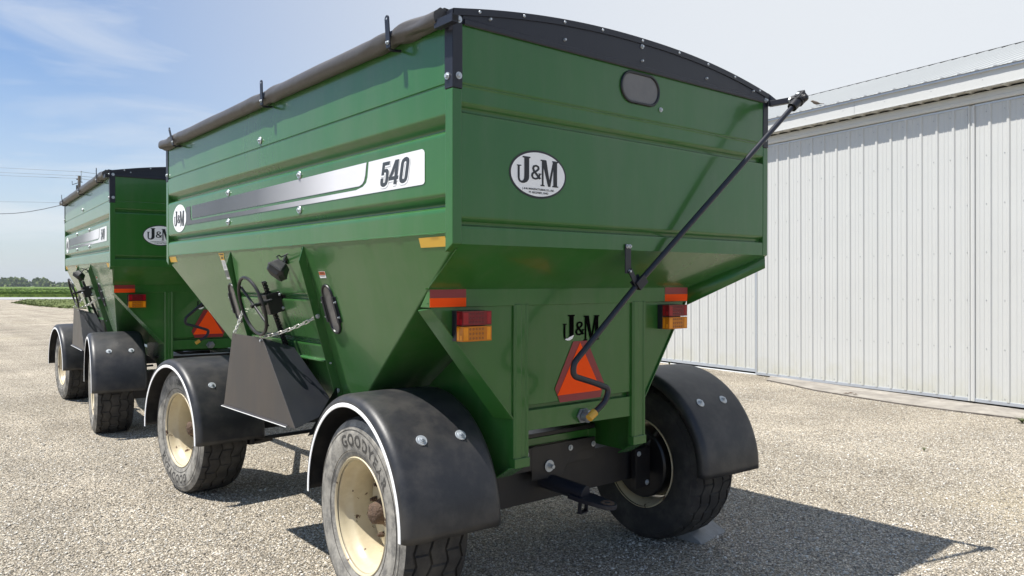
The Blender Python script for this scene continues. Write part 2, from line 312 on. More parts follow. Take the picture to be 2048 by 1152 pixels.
def empty(name, loc=(0,0,0), rot=(0,0,0)):
    o = bpy.data.objects.new(name, None); o.empty_display_size = 0.2; o.location = loc; o.rotation_euler = rot; col.objects.link(o); return o

# flat artwork: union of 2-D polygons, triangulated and laid on a plane
def circ(cx, cy, rx, ry=None, n=40): 
    ry = rx if ry is None else ry
    return [(cx+rx*math.cos(2*PI*i/n), cy+ry*math.sin(2*PI*i/n)) for i in range(n)]
def stroke(pts, wd, caps=False):
    out_ = []; W = wd if isinstance(wd, (list, tuple)) else [wd]*len(pts)
    for i in range(len(pts)-1):
        a, b = Vector(pts[i]), Vector(pts[i+1]); d = (b-a).normalized(); p = Vector((-d.y, d.x))
        out_.append([tuple(a+p*W[i]/2), tuple(a-p*W[i]/2), tuple(b-p*W[i+1]/2), tuple(b+p*W[i+1]/2)])
    for i in range(0 if caps else 1, len(pts) if caps else len(pts)-1): out_.append(circ(pts[i][0], pts[i][1], W[i]/2*0.995, n=14))
    return out_
def union2d(polys):
    vs = []; fs = []
    for p in polys:
        a = sum(p[i][0]*p[(i+1)%len(p)][1]-p[(i+1)%len(p)][0]*p[i][1] for i in range(len(p)))
        p = p if a > 0 else p[::-1]
        k = len(vs); vs += [Vector(q) for q in p]; fs.append(list(range(k, k+len(p))))
    r = delaunay_2d_cdt(vs, [], fs, 1, 1e-6)
    return [(v_.x, v_.y) for v_ in r[0]], [tuple(f) for f, src in zip(r[2], r[5]) if len(src)]
def art(mb, polys, o, u, vv, m=0, f=None):
    vs, fs = union2d(polys); o, u, vv = Vector(o), Vector(u), Vector(vv)
    mb.add([o+u*(x if f is None else f(x, y)[0])+vv*(y if f is None else f(x, y)[1]) for x, y in vs], fs, m)

# hand-drawn letters, unit height
def letter_J():
    arc = [(0.33+0.0, 0.30)]+[(0.20+0.16*math.cos(a), 0.22-0.14*math.sin(a)+0.0) for a in [R(t) for t in range(10, 175, 15)]]
    return [[(0.20,1.0),(0.52,1.0),(0.52,0.95),(0.47,0.94),(0.47,0.25),(0.27,0.25),(0.27,0.94),(0.20,0.95)]] + \
        stroke([(0.37,0.30),(0.365,0.20),(0.33,0.12),(0.26,0.06),(0.18,0.035),(0.10,0.06),(0.06,0.12),(0.045,0.20),(0.045,0.62)], [0.20,0.20,0.17,0.12,0.08,0.07,0.075,0.08,0.085]) + \
        [[(-0.03,0.66),(0.15,0.66),(0.15,0.62),(-0.03,0.62)]]
def letter_amp():
    s_ = [(0.43,0.04),(0.13,0.46),(0.09,0.60),(0.13,0.72),(0.235,0.76),(0.335,0.71),(0.355,0.60),(0.29,0.50),(0.13,0.38),(0.055,0.29),(0.04,0.17),(0.09,0.06),(0.20,0.025),(0.31,0.07),(0.385,0.18),(0.42,0.32)]
    return stroke(s_, [0.12,0.11]+[0.098]*12+[0.085,0.07]) + [[(0.34,0.345),(0.50,0.345),(0.50,0.30),(0.34,0.30)]]
def letter_M():
    return [[(0.0,1.0),(0.24,1.0),(0.24,0.95),(0.13,0.95),(0.13,0.05),(0.17,0.05),(0.17,0.0),(0.0,0.0),(0.0,0.05),(0.055,0.05),(0.055,0.95),(0.0,0.95)],
            [(0.055,0.99),(0.25,0.99),(0.42,0.0),(0.32,0.0)],
            [(0.32,0.0),(0.42,0.0),(0.60,0.97),(0.53,0.97)],
            [(0.50,1.0),(0.76,1.0),(0.76,0.95),(0.71,0.94),(0.71,0.05),(0.76,0.05),(0.76,0.0),(0.50,0.0),(0.50,0.05),(0.545,0.05),(0.545,0.97),(0.50,0.95)]]
def jm_polys(sc=1.0, wx=1.0):
    P = []
    for p in letter_J(): P.append([(x*wx, y*0.98+0.02) for x, y in p])
    for p in letter_amp(): P.append([((x*0.86+0.555)*wx, y*0.66+0.20) for x, y in p])
    for p in letter_M(): P.append([((x+0.94)*wx, y*0.98-0.03) for x, y in p])
    return [[((x-0.83*wx)*sc, (y-0.5)*sc) for x, y in p] for p in P]
def rows(text_w, y, h, n, seed, gap=0.35):
    """tiny unreadable print: a row of short bars"""
    rnd = random.Random(seed); P = []; x = -text_w/2
    while x < text_w/2:
        wd = h*(0.5+rnd.random()*0.35); P.append([(x, y), (x+wd, y), (x+wd, y+h), (x, y+h)]); x += wd+h*gap*(1 if rnd.random() > 0.18 else 2.2)
    return P
def text_mesh(txt, size=1.0, bold=0.0, ext=0.0, spacing=1.0):
    c = bpy.data.curves.new('t', 'FONT'); c.body = txt; c.size = size; c.offset = bold; c.extrude = ext; c.align_x = 'CENTER'; c.space_character = spacing; c.resolution_u = 3
    o = bpy.data.objects.new('t', c); col.objects.link(o)
    dg = bpy.context.evaluated_depsgraph_get(); me = bpy.data.meshes.new_from_object(o.evaluated_get(dg))
    vs = [tuple(v_.co) for v_ in me.vertices]; fs = [tuple(p.vertices) for p in me.polygons]
    bpy.data.objects.remove(o); bpy.data.curves.remove(c); bpy.data.meshes.remove(me)
    return vs, fs
def bolt(mb, p, n, r=0.014, wr=0.022, m=0):
    p, n = Vector(p), Vector(n).normalized()
    mb.cyl(p, p+n*0.004, wr, wr, 18, m); mb.cyl(p+n*0.004, p+n*0.012, r, r*0.95, 6, m)

# ================================================================= GRAIN WAGON
W_, L_, T_ = 2.44, 4.2785, 2.946
ZB, ZW = 1.924, 1.974        # bottom of the end sheets, bottom of the side sheets
K = 0.285                    # lean of the loading side below the belt
def hx(z): return K*(ZW-z)   # x of the loading side at height z
wagon = empty('grain_wagon')

# --- side sheets
def side_profile():
    return [(T_, 0.0), (2.645, 0.0), (2.635, 0.0005), (2.631, 0.006), (2.625, 0.0065), (2.621, -0.002), (2.617, -0.0025), (2.500, -0.0005), (2.489, 0.002), (2.448, 0.040), (2.440, 0.043), (2.434, 0.042), (2.429, 0.030), (2.425, 0.014), (2.420, 0.006), (2.413, 0.001), (2.403, -0.0015),
            (2.150, 0.0), (2.141, 0.002), (2.108, 0.038), (2.101, 0.040), (2.097, 0.039), (2.093, 0.028), (2.089, 0.013), (2.084, 0.006), (2.077, 0.001), (2.066, -0.0012), (ZW+0.004, 0.0), (ZW+0.001, -0.004), (ZW-0.003, -0.003), (ZW-0.004, 0.002)]
def support(A, e=0.006):
    o_ = [A[0]]
    for p, q in zip(A, A[1:]):
        d = abs(p[0]-q[0])
        if d > 4*e:
            for t in (e/d, 1-e/d): o_.append((p[0]+(q[0]-p[0])*t, p[1]+(q[1]-p[1])*t))
        o_.append(q)
    return o_
def sheet(prof, y0, y1, sgn, xo, ny=1):
    prof = support(prof)
    mb = MB(); k = len(prof)
    for j in range(ny+1):
        y = y0+(y1-y0)*j/ny
        mb.v += [(xo+sgn*d, y, z) for z, d in prof]
    for j in range(ny):
        for i in range(k-1):
            f = (j*k+i, j*k+i+1, (j+1)*k+i+1, (j+1)*k+i); mb.f.append(f if sgn > 0 else f[::-1]); mb.m.append(0)
    return mb
sp_ = sheet(side_profile(), 0.05, L_-0.05, 1, 0.0)
# weld beads along the belt
for y in [0.12+0.31*i for i in range(14)]:
    if y < L_-0.1: sp_.tube([(-0.003, y+0.012*t, ZW-0.003+0.001*math.sin(t*2)) for t in range(6)], 0.0018, 5)
sl = sp_.build('side_panel', GREEN, wagon, ang=40)
sr = sheet(side_profile(), 0.05, L_-0.05, -1, W_).build('side_panel', GREEN, wagon, ang=40)
# --- end sheets
def end_sheet(y, sgn):
    A = [(T_-0.035, 0), (2.634, 0), (2.629, 0.003), (2.622, -0.002), (2.618, 0), (2.550, 0), (2.545, 0.002), (2.532, 0.024), (2.527, 0.026), (2.514, 0.026), (2.501, 0.002), (2.495, 0),
         (2.044, 0), (2.039, 0.002), (2.027, 0.022), (2.022, 0.024), (2.013, 0.024), (2.003, 0.002), (1.998, 0), (ZB, 0)]
    A = support(A)
    mb = MB(); k = len(A); xs = [0.047, 0.06, W_-0.06, W_-0.047]
    for x in xs: mb.v += [(x, y+sgn*d, z) for z, d in A]
    for j in range(len(xs)-1):
        for i in range(k-1):
            f = (j*k+i, (j+1)*k+i, (j+1)*k+i+1, j*k+i+1); mb.f.append(f if sgn < 0 else f[::-1]); mb.m.append(0)
    return mb
end_sheet(0.0, 1).build('end_panel', GREEN, wagon, ang=40)
end_sheet(L_, -1).build('end_panel', GREEN, wagon, ang=40)
# --- corner posts with black caps
ZC = 2.605
for ix, iy in ((0,0),(1,0),(0,1),(1,1)):
    X = lambda d: d if ix == 0 else W_-d
    Y = lambda d: d if iy == 0 else L_-d
    mb = MB(); a = -0.003
    low = [(X(a), Y(0.055), ZB-0.035), (X(a), Y(a), ZB), (X(0.047), Y(a), ZB), (X(0.047), Y(0.055), ZB-0.035)]
    top = [(X(a), Y(0.055), ZC), (X(a), Y(a), ZC), (X(0.047), Y(a), ZC), (X(0.047), Y(0.055), ZC)]
    mb.add(low+top, [(0,1,5,4),(1,2,6,5),(2,3,7,6),(3,0,4,7),(0,3,2,1),(4,5,6,7)])
    p = mb.build('corner_post', GREEN, wagon, bevel=0.004)
    mb = MB(); a = -0.0045; b = 0.0495
    mb.box((X(a), Y(a), ZC+0.001), (X(b), Y(0.058), T_+0.0005))
    cp = mb.build('corner_cap', BLACKP, p, bevel=0.003)
    for z in (2.905, 2.660):
        mb = MB(); bolt(mb, (X(0.028), Y(-0.0045), z), (0, -1 if iy == 0 else 1, 0), 0.010, 0.016); mb.build('cap_bolt', ZBOLT, p)
        mb = MB(); bolt(mb, (X(-0.0045), Y(0.034), z), (-1 if ix == 0 else 1, 0, 0), 0.010, 0.016); mb.build('cap_bolt', ZBOLT, p)
# --- arched end caps under the tarp
def arch_z(x): 
    t = (x-1.22)/1.22; return T_+0.114*(1-abs(t)**2.15)
for y0, sg in ((0.0, -1), (L_, 1)):
    mb = MB(); n = 40; ya = y0+sg*0.007
    pts = [(0.049+(W_-0.098)*i/n) for i in range(n+1)]
    face = [(x, ya, arch_z(x)-0.028) for x in pts]
    mb.prism([(0.049, ya, 2.890)]+[(pts[-1], ya, 2.890)]+face[::-1], (0, -sg*0.006, 0))
    # rolled rim that stands proud of the sheet, with a folded lower lip
    for i in range(n):
        xa, xb = -0.004+(W_+0.008)*i/n, -0.004+(W_+0.008)*(i+1)/n
        za, zb = arch_z(max(0, min(W_, xa))), arch_z(max(0, min(W_, xb)))
        yo = y0+sg*0.0135; yi = y0-sg*0.05
        mb.add([(xa,yo,za-0.030),(xb,yo,zb-0.030),(xb,yo,zb),(xa,yo,za),(xa,yi,za+0.004),(xb,yi,zb+0.004),(xa,ya,za-0.030),(xb,ya,zb-0.030)],
               [(0,1,2,3) if sg < 0 else (3,2,1,0), (3,2,5,4), (0,6,7,1)])
    mb.prism([(0.055, y0+sg*0.009, 2.884), (0.055, y0+sg*0.013, 2.890), (0.055, y0+sg*0.013, 2.908), (0.055, y0+sg*0.009, 2.914)], (W_-0.11, 0, 0))
    ac = mb.build('arch_cap', BLACKP, wagon, ang=30)
    if sg < 0:
        for x in (0.137, 0.397, 0.658, 0.923, 1.23, 1.539, 1.804, 2.07, 2.335):
            mb = MB(); mb.cyl((x, y0+sg*0.0135, arch_z(x)-0.014), (x, y0+sg*0.018, arch_z(x)-0.014), 0.0075, 0.0055, 12); mb.build('rivet', ZBOLT, ac)
        for x in (0.199, 0.661, 1.23, 1.794, 2.267):
            mb = MB(); mb.cyl((x, y0+sg*0.007, 2.940), (x, y0+sg*0.018, 2.940), 0.0075, 0.0055, 12); mb.build('rivet', ZBOLT, ac)
        mb = MB(); bolt(mb, (1.23, y0+sg*0.007, 3.016), (0, sg, 0), 0.008, 0.012); mb.build('cap_bolt', ZBOLT, ac)
# --- tarp, its roll, stops
mb = MB(); n = 30
for i in range(n):
    xa, xb = W_*i/n, W_*(i+1)/n
    mb.add([(xa,0.03,arch_z(xa)+0.002),(xb,0.03,arch_z(xb)+0.002),(xb,L_-0.03,arch_z(xb)+0.002),(xa,L_-0.03,arch_z(xa)+0.002)], [(0,1,2,3)])
mb.build('tarp', TARP, wagon)
mb = MB(); NY = 150; NA = 22; y0, y1 = 0.045, L_-0.02; vs = []
stops = (0.42, 1.965, 3.83)
for i in range(NY+1):
    y = y0+(y1-y0)*i/NY; pinch = sum(math.exp(-((y-s_)/0.035)**2) for s_ in stops)
    rough_ = sum(math.exp(-((y-s_)/0.22)**2) for s_ in (0.15, 0.42, 1.97, 3.85, 4.15))
    for j in range(NA):
        a = 2*PI*j/NA
        r = 0.044*(1-0.20*pinch)+0.014*rough_*pnoise(Vector((math.cos(a)*1.6, y*5, math.sin(a)*1.6)))+0.0025*pnoise(Vector((math.cos(a), y*3, math.sin(a)*2)))
        if y < 0.09: r *= 0.93
        vs.append((-0.028+r*math.cos(a)*0.94, y, 2.916+r*math.sin(a)*1.02))
mb.add(vs, [(i*NA+j, i*NA+(j+1)%NA, (i+1)*NA+(j+1)%NA, (i+1)*NA+j) for i in range(NY) for j in range(NA)]+[tuple(range(NA)), tuple(range(NY*NA, NY*NA+NA))[::-1]])
# loose flap from the roll up over the edge
mb.add([(-0.01,0.05,2.962),(-0.01,L_-0.03,2.962),(0.03,L_-0.03,T_+0.012),(0.03,0.05,T_+0.012)], [(0,1,2,3)])
roll = mb.build('tarp_roll', TARP, wagon, ang=60)
mb = MB(); mb.box((-0.058, -0.075, 2.862), (-0.022, 0.06, 2.898)); mb.box((-0.0525, -0.0755, 2.8675), (-0.0275, -0.074, 2.8925), 1)
mb.build('roll_tube_end', [BLACKP, DARKG], roll, bevel=0.002)
for yb_, lean in zip(stops, (0.015, 0.008, 0.10)):
    mb = MB(); xo = -0.077; wv_ = 0.018
    pts = [(xo, yb_-wv_, 2.858), (xo, yb_+wv_, 2.858)]+[(xo, yb_+lean+wv_*math.cos(t), 2.998+wv_*math.sin(t)) for t in [PI*i/8 for i in range(9)]]
    mb.prism(pts, (0.006, 0, 0))
    mb.tube([(xo+0.003, yb_, 2.862), (xo+0.010, yb_, 2.853), (xo+0.028, yb_, 2.850), (xo+0.07, yb_, 2.856)], 0.007, 8)
    bolt(mb, (xo, yb_, 2.882), (-1, 0, 0), 0.007, 0.010, 1)
    mb.cyl((xo-0.001, yb_+lean, 2.998), (xo+0.001, yb_+lean, 2.998), 0.005, 0.005, 8, 1)
    mb.build('tarp_stop', [BLACKP, ZINC], wagon, bevel=0.0015)

# --- hopper
ZL = 0.98
def rear_y(z): return 1.47*(ZB-z)
def front_y(z): return L_-1.60*(ZB-z)
def right_x(z): return W_-1.95*(ZB-z)
mb = MB(); z0, z1 = ZB, ZL
ch = 0.05
rx0, rx1 = W_, right_x(z1)
top = [(hx(z0-0.03), ch, z0-0.03), (ch, 0, z0), (W_, 0, z0), (W_, L_, z0), (ch, L_, z0), (hx(z0-0.03), L_-ch, z0-0.03)]
bot = [(hx(z1), rear_y(z1)+0.01, z1), (hx(z1)+0.01, rear_y(z1), z1), (rx1, rear_y(z1), z1), (rx1, front_y(z1), z1), (hx(z1)+0.01, front_y(z1), z1), (hx(z1), front_y(z1)-0.01, z1)]
mb.add(top+bot, [((i+1)%6, i, i+6, (i+1)%6+6) for i in range(6)]+[(6,7,8,9,10,11)])
# leaning strip that closes the side sheet to the hopper plane
mb.add([(0,0.05,ZW-0.003),(0,L_-0.05,ZW-0.003),(hx(ZB-0.03),L_-0.05,ZB-0.03),(hx(ZB-0.03),0.05,ZB-0.03)], [(0,1,2,3)])
mb.add([(W_,0.0,ZW),(W_,L_,ZW),(W_,L_,ZB),(W_,0.0,ZB)], [(3,2,1,0)])
hop = mb.build('hopper', GREEN, wagon, bevel=0.006)
# hanging skirt under the far sloping floor, seen as a dark green band
mb = MB()
mb.add([(2.436,0.012,1.925),(2.018,0.308,1.735),(2.018,0.300,1.608),(2.418,-0.002,1.842)], [(0,1,2,3)])
mb.build('floor_skirt', GREEN, hop, solid=0.005)
for w_pts in ([(0.05+(2.39-0.05)*i/30, 0.30-0.003, 1.7235+0.0015*math.sin(i*5)) for i in range(31)], [(2.44-0.375*i/12, 0.03+0.268*i/12, 1.912-0.189*i/12) for i in range(13)], [(0.035+0.03*i/12, 0.02+0.27*i/12, 1.905-0.178*i/12) for i in range(13)]):
    mb = MB(); mb.tube(w_pts, 0.0032, 5); mb.build('weld_bead', GREEN, hop)

# --- rear support frame
YF = 0.30
fr = MB()
# band
fr.prism([(0.078, YF, 1.722), (0.078, YF, 1.632), (0.078, YF+0.085, 1.632), (0.078, YF+0.012, 1.722)], (2.022-0.078, 0, 0))
rf = fr.build('rear_frame', GREEN, wagon, bevel=0.004)
xl0, xl1, xr1, xr0 = 0.595, 0.690, 1.505, 1.612
mb = MB(); yp = YF+0.012
# wing plates and centre sheet
mb.prism([(0.072, yp, 1.655), (xl0+0.02, yp, 1.655), (xl0+0.02, yp, 1.048), (xl0, yp, 1.048)], (0, 0.006, 0))
mb.prism([(2.020, yp, 1.655), (xr0, yp, 1.048), (xr0-0.02, yp, 1.048), (xr0-0.02, yp, 1.655)], (0, 0.006, 0))
mb.box((xl1-0.02, yp+0.001, 1.106), (xr1+0.02, yp+0.007, 1.655))
mb.prism([(xl1, yp, 1.106), (xl1, yp+0.030, 1.099), (xl1, yp+0.030, 1.082), (xl1, yp, 1.076), (xl1, yp+0.006, 1.075), (xl1, yp+0.036, 1.080), (xl1, yp+0.036, 1.101), (xl1, yp+0.006, 1.107)], (xr1-xl1, 0, 0))
mb.prism([(xl1-0.02, yp, 1.076), (xr1+0.02, yp, 1.076), (xr1+0.02, yp, 0.960), (xl1-0.02, yp, 0.972)], (0, 0.006, 0))
mb.build('frame_sheet', GREEN, rf, bevel=0.002)
for xa, xb in ((xl0, xl1), (xr1, xr0)):
    mb = MB(); s_ = 0.012
    A = [(xa, YF+0.03), (xa, YF+0.002), (xa+s_, YF-0.008), (xa+0.045, YF-0.008), (xa+0.05, YF-0.002), (xb-0.02, YF-0.002), (xb-0.012, YF-0.010), (xb, YF-0.010), (xb, YF+0.03)]
    mb.prism([(x, y, 0.835) for x, y in A], (0, 0, 1.640-0.835))
    mb.box((xa-0.004, YF-0.016, 0.790), (xb+0.004, YF+0.03, 0.840))
    mb.build('frame_post', GREEN, rf, bevel=0.003)
# slanted flange on the left wing, gusset boxes under it
mb = MB()
mb.prism([(0.084, YF, 1.628), (0.592, YF, 1.044), (0.560, YF+0.125, 1.040), (0.075, YF+0.10, 1.615)], (0.006, 0.0, 0.006))
mb.build('slant_flange', GREEN, rf, bevel=0.002); mb = MB()
mb.prism([(2.016, YF+0.002, 1.628), (1.615, YF+0.002, 1.044), (1.630, YF+0.10, 1.040), (2.025, YF+0.10, 1.615)], (-0.006, 0.0, 0.006))
mb.build('slant_flange', GREEN, rf, bevel=0.002)
for xg, sg in ((0.597, 1), (1.607, -1)):
    mb = MB()
    mb.prism([(xg, YF+0.01, 1.045), (xg, YF+0.01, 0.790), (xg, YF+0.125, 0.722), (xg, YF+0.385, 0.722), (xg, 0.78, 0.80), (xg, 1.30, 0.84), (xg, 1.30, 1.00), (xg, 0.62, 1.46), (xg, 0.45, 1.40)], (sg*0.006, 0, 0))
    mb.prism([(xg-0.03*sg, YF+0.01, 0.786), (xg+0.09*sg, YF+0.01, 0.786), (xg+0.09*sg, YF+0.125, 0.716), (xg-0.03*sg, YF+0.125, 0.716)], (0, 0.002, 0.007))
    mb.build('gusset', GREEN, rf, bevel=0.002)
# reflective tape, triangle, flat black letters painted as shaded cut-outs
def tape(pts, v_, mlist, par, name='reflective_tape', m=None):
    mb = MB(); mb.prism(pts, v_); return mb.build(name, mlist, par)
for xa, xb in ((0.079, 0.290), (1.803, 2.022)):
    mb = MB(); mb.prism([(xa, YF, 1.680), (xb, YF, 1.680), (xb, YF, 1.722), (xa, YF, 1.722)], (0, -0.0015, 0)); 
    mb.prism([(xa, YF, 1.635), (xb, YF, 1.635), (xb, YF, 1.6785), (xa, YF, 1.6785)], (0, -0.0015, 0), 1)
    mb.build('reflective_tape', [REDD, ORNG], wagon)
mb = MB(); ys = YF+0.012-0.003
art(mb, [[(0.892,1.176),(1.030,1.426),(1.138,1.426),(1.276,1.176),(1.245,1.098),(0.930,1.098)]], (0, ys, 0), (1,0,0), (0,0,1), 0)
wt = mb.build('warning_triangle', REDD, wagon)
mb = MB(); art(mb, [[(1.082,1.419),(0.910,1.137),(1.250,1.137)]], (0, ys-0.0015, 0), (1,0,0), (0,0,1)); mb.build('triangle_face', ORNG, wt)
mb = MB(); art(mb, jm_polys(0.143, 1.15), (1.094, YF+0.012-0.002, 1.502), (1,0,0), (0,0,1), 0)
cl = mb.build('painted_cutout_letters', CUT, wagon)  # flat artwork: the shade in the holes is painted black, nothing is cut
def clip(poly, p, n):
    o_ = []
    for i in range(len(poly)):
        a, b = poly[i], poly[(i+1)%len(poly)]; da = (a[0]-p[0])*n[0]+(a[1]-p[1])*n[1]; db = (b[0]-p[0])*n[0]+(b[1]-p[1])*n[1]
        if da >= 0: o_.append(a)
        if da*db < 0: t = da/(da-db); o_.append((a[0]+(b[0]-a[0])*t, a[1]+(b[1]-a[1])*t))
    return o_
nJ = len(letter_J()); mb = MB()
bits = [clip(q_, (-0.118, -0.0585), (0.30, -0.95)) for q_ in jm_polys(0.143, 1.15)[:nJ] if max(y for x, y in q_) < 0.02]
art(mb, [q_ for q_ in bits if len(q_) > 2], (1.094, YF+0.012-0.0035, 1.502), (1,0,0), (0,0,1))
mb.build('painted_view_sliver', WHITE, cl)  # white sliver painted in for the bright view behind the J
# plug socket
mb = MB(); c = Vector((1.105, YF+0.008, 1.008))
hexp = [(c.x+0.050*math.cos(a), c.y, c.z+0.044*math.sin(a)) for a in [PI/3*i for i in range(6)]]
mb.prism(hexp, (0, -0.010, 0)); mb.cyl(c+Vector((0,-0.01,0)), c+Vector((0.004,-0.045,-0.004)), 0.031, 0.028, 20); mb.cyl(c+Vector((0.004,-0.045,-0.006)), c+Vector((0.006,-0.053,-0.010)), 0.034, 0.030, 20)
mb.box((c.x-0.012, c.y-0.05, c.z+0.020), (c.x+0.012, c.y-0.012, c.z+0.036))
mb.build('trailer_socket', PLUGM, wagon, bevel=0.0015)
# tail lamps
for xa in (0.213, 1.745):
    mb = MB(); wd = 0.178; yb0 = YF+0.01; yf0 = 0.222
    mb.box((xa, yb0, 1.468), (xa+wd, yf0+0.052, 1.616))
    tl = mb.build('tail_light', BLACKP, wagon, bevel=0.002)
    for nm, za, zb, ma, mc, md_ in (('red_lens', 1.5465, 1.615, REDL, REDL2, LEDR), ('amber_lens', 1.469, 1.5415, AMBL, AMBL2, LEDM)):
        mb = MB(); mb.box((xa+0.0015, yf0+0.051, za), (xa+wd-0.0015, yf0, zb))
        # brighter reflex blocks and two rows of diodes
        mb.box((xa+0.006, yf0-0.0012, za+0.006), (xa+0.034, yf0+0.001, zb-0.006), 1)
        mb.box((xa+wd-0.030, yf0-0.0012, za+0.006), (xa+wd-0.008, yf0+0.001, zb-0.006), 1)
        mb.box((xa+0.0003, yf0+0.030, za+0.006), (xa+0.002, yf0+0.046, zb-0.008), 1); mb.box((xa+0.0003, yf0+0.006, za+0.006), (xa+0.002, yf0+0.024, za+0.030), 1)
        for i in range(5):
            for j in range(3):
                cx = xa+0.046+i*0.019; cz = za+0.014+j*(zb-za-0.028)/2
                mb.cyl((cx, yf0, cz), (cx, yf0-0.002, cz), 0.0068, 0.005, 8, 2)
        mb.build(nm, [ma, mc, md_], tl, bevel=0.0012)
# marks on the end sheet
def oval(o, u, vv, nrm, rx, rz, full=True):
    o, nrm = Vector(o), Vector(nrm); mb = MB()
    art(mb, [circ(0, 0, rx, rz, 64)], o, u, vv, 0)
    root = mb.build('oval_decal', INK if full else WHITE, wagon)
    mb = MB(); k = 0.93 if full else 0.985
    if full: art(mb, [circ(0, 0, rx*0.945, rz*0.915, 64)], o+nrm*0.0012, u, vv, 0)
    sc = rz*1.13 if full else rz*1.10
    art(mb, [[(x-rx*0.03, y+rz*0.13*(1 if full else 0)) for x, y in p] for p in jm_polys(sc, 1.18 if full else 1.25)], o+nrm*0.0024, u, vv, 1)
    if full:
        for txt, zz, sz in (("J. & M. MANUFACTURING CO., INC.", -0.66, 0.112), ("FT. RECOVERY, OHIO", -0.80, 0.112)):
            vs, fs = text_mesh(txt, rz*sz, 0.0004)
            mb.add([o+nrm*0.0024+Vector(u)*(x)+Vector(vv)*(y+zz*rz) for x, y, z in vs], fs, 1)
    mb.build('oval_lettering', [WHITE, INK], root)
    return root
oval((0.497, -0.0015, 2.268), (1,0,0), (0,0,1), (0,-1,0), 0.181, 0.114, True)
oval((-0.003, 3.908, 2.272), (0,-1,0), (0,0,1), (-1,0,0), 0.176, 0.113, False)
# number decal on the side: stripe film, white number block, figures
mb = MB(); xd = -0.0032
def YZ(pts): return [(-y, z) for y, z in pts]   # u runs towards the rear
def arcpts(cy, cz, r, a0, a1, n=8): return [(cy+r*math.cos(R(a0+(a1-a0)*i/n)), cz+r*math.sin(R(a0+(a1-a0)*i/n))) for i in range(n+1)]
upper = [(3.584, 2.351), (0.761, 2.366), (0.775, 2.300)]+[(0.787, 2.275), (0.806, 2.260), (0.836, 2.252)]+[(3.578, 2.252)]
lower = [(3.735, 2.207), (3.734, 2.352), (3.63, 2.352), (3.62, 2.26), (3.61, 2.244), (3.586, 2.235), (0.875, 2.234), (0.80, 2.245), (0.765, 2.262), (0.750, 2.290), (0.738, 2.366), (0.240, 2.367), (0.226, 2.360), (0.219, 2.350), (0.219, 2.215), (0.226, 2.207), (0.240, 2.204)]
art(mb, [YZ(upper)], (xd, 0, 0), (0,-1,0), (0,0,1)); art(mb, [YZ(lower)], (xd, 0, 0), (0,-1,0), (0,0,1))
nd = mb.build('number_decal', STRIPE, wagon)
def fig_polys():
    t = 0.163
    five = stroke([(0.44,0.925),(0.10,0.925)], 0.15)+stroke([(0.10,0.998),(0.10,0.44)], t)+stroke([(0.10,0.56),(0.14,0.615),(0.22,0.64),(0.30,0.63),(0.355,0.575),(0.37,0.48),(0.37,0.19),(0.345,0.10),(0.275,0.055),(0.19,0.055),(0.115,0.10),(0.09,0.19),(0.09,0.34)], [0.09,0.11,0.13]+[t]*10)
    five[1] = [(0.022,1.0),(0.178,1.0),(0.178,0.46),(0.022,0.46)]
    four = [[(0.20,1.0),(0.40,1.0),(0.10,0.33),(-0.04,0.33)], [(0.25,1.0),(0.41,1.0),(0.41,0.0),(0.25,0.0)], [(-0.04,0.34),(0.48,0.34),(0.48,0.19),(-0.04,0.19)]]
    zero = stroke([(0.09,0.5),(0.09,0.80),(0.12,0.89),(0.20,0.935),(0.28,0.935),(0.35,0.89),(0.375,0.80),(0.375,0.2),(0.35,0.11),(0.28,0.065),(0.20,0.065),(0.12,0.11),(0.09,0.2),(0.09,0.52)], t)
    P = []
    for k_, ps in enumerate((five, four, zero)):
        P.append([[(x+k_*0.535+0.17*(y-0.5), y) for x, y in p] for p in ps])
    return P
FIG = fig_polys(); fw, fh = 0.168, 0.117
def place(p, g=0): return [(-0.633+0.022+x*fw, 2.2285+y*fh) for x, y in p]
mb = MB()
# grey drop line, white halo, dark figures in two tones
for ps in FIG:
    for dz, grow, mi, dx in ((-0.0085, 1, 3, 0.0009), (-0.006, 1, 2, 0.0014)):
        pp = []
        for p in ps:
            q = place(p); cx = sum(a for a, b in q)/len(q); cy = sum(b for a, b in q)/len(q)
            pp.append([(cx+(a-cx)*1.0+(0.0055 if a > cx else -0.0055), cy+(b-cy)+(0.005 if b > cy else -0.005)+dz*0.5) for a, b in q])
        art(mb, pp, (xd-dx, 0, 0), (0,1,0), (0,0,1), mi, f=lambda x, y: (-x, y))
    art(mb, [place(p) for p in ps], (xd-0.0022, 0, 0), (0,1,0), (0,0,1), 0, f=lambda x, y: (-x, y))
# lighter band in the upper half of each figure
figs = MB(); 
ndf = mb.build('number_figures', [DGREY, MGREY, WHITE, MGREY], nd)
# stitched panel washers on the side sheet
for y, z in ((2.175, 2.674), (1.570, 2.386), (1.570, 2.179), (2.765, 2.383), (2.765, 2.176)):
    mb = MB(); p = Vector((-0.003, y, z)); n = Vector((-1,0,0))
    mb.cyl(p, p+n*0.006, 0.024, 0.021, 24); mb.cyl(p+n*0.006, p+n*0.014, 0.010, 0.010, 6); mb.cyl(p+n*0.014, p+n*0.018, 0.005, 0.005, 8)
    mb.build('washer_bolt', ZINC, wagon)
# yellow tapes on the belt
for ya, yb2 in ((0.055, 0.278), (4.03, 4.215)):
    mb = MB(); n = Vector((-1,0,-K)).normalized()*0.002
    mb.prism([(hx(1.960), ya+0.01, 1.960), (hx(1.960), yb2, 1.960), (hx(1.915), yb2, 1.915), (hx(1.915), ya, 1.915)], n)
    mb.build('yellow_tape', YEL, wagon)
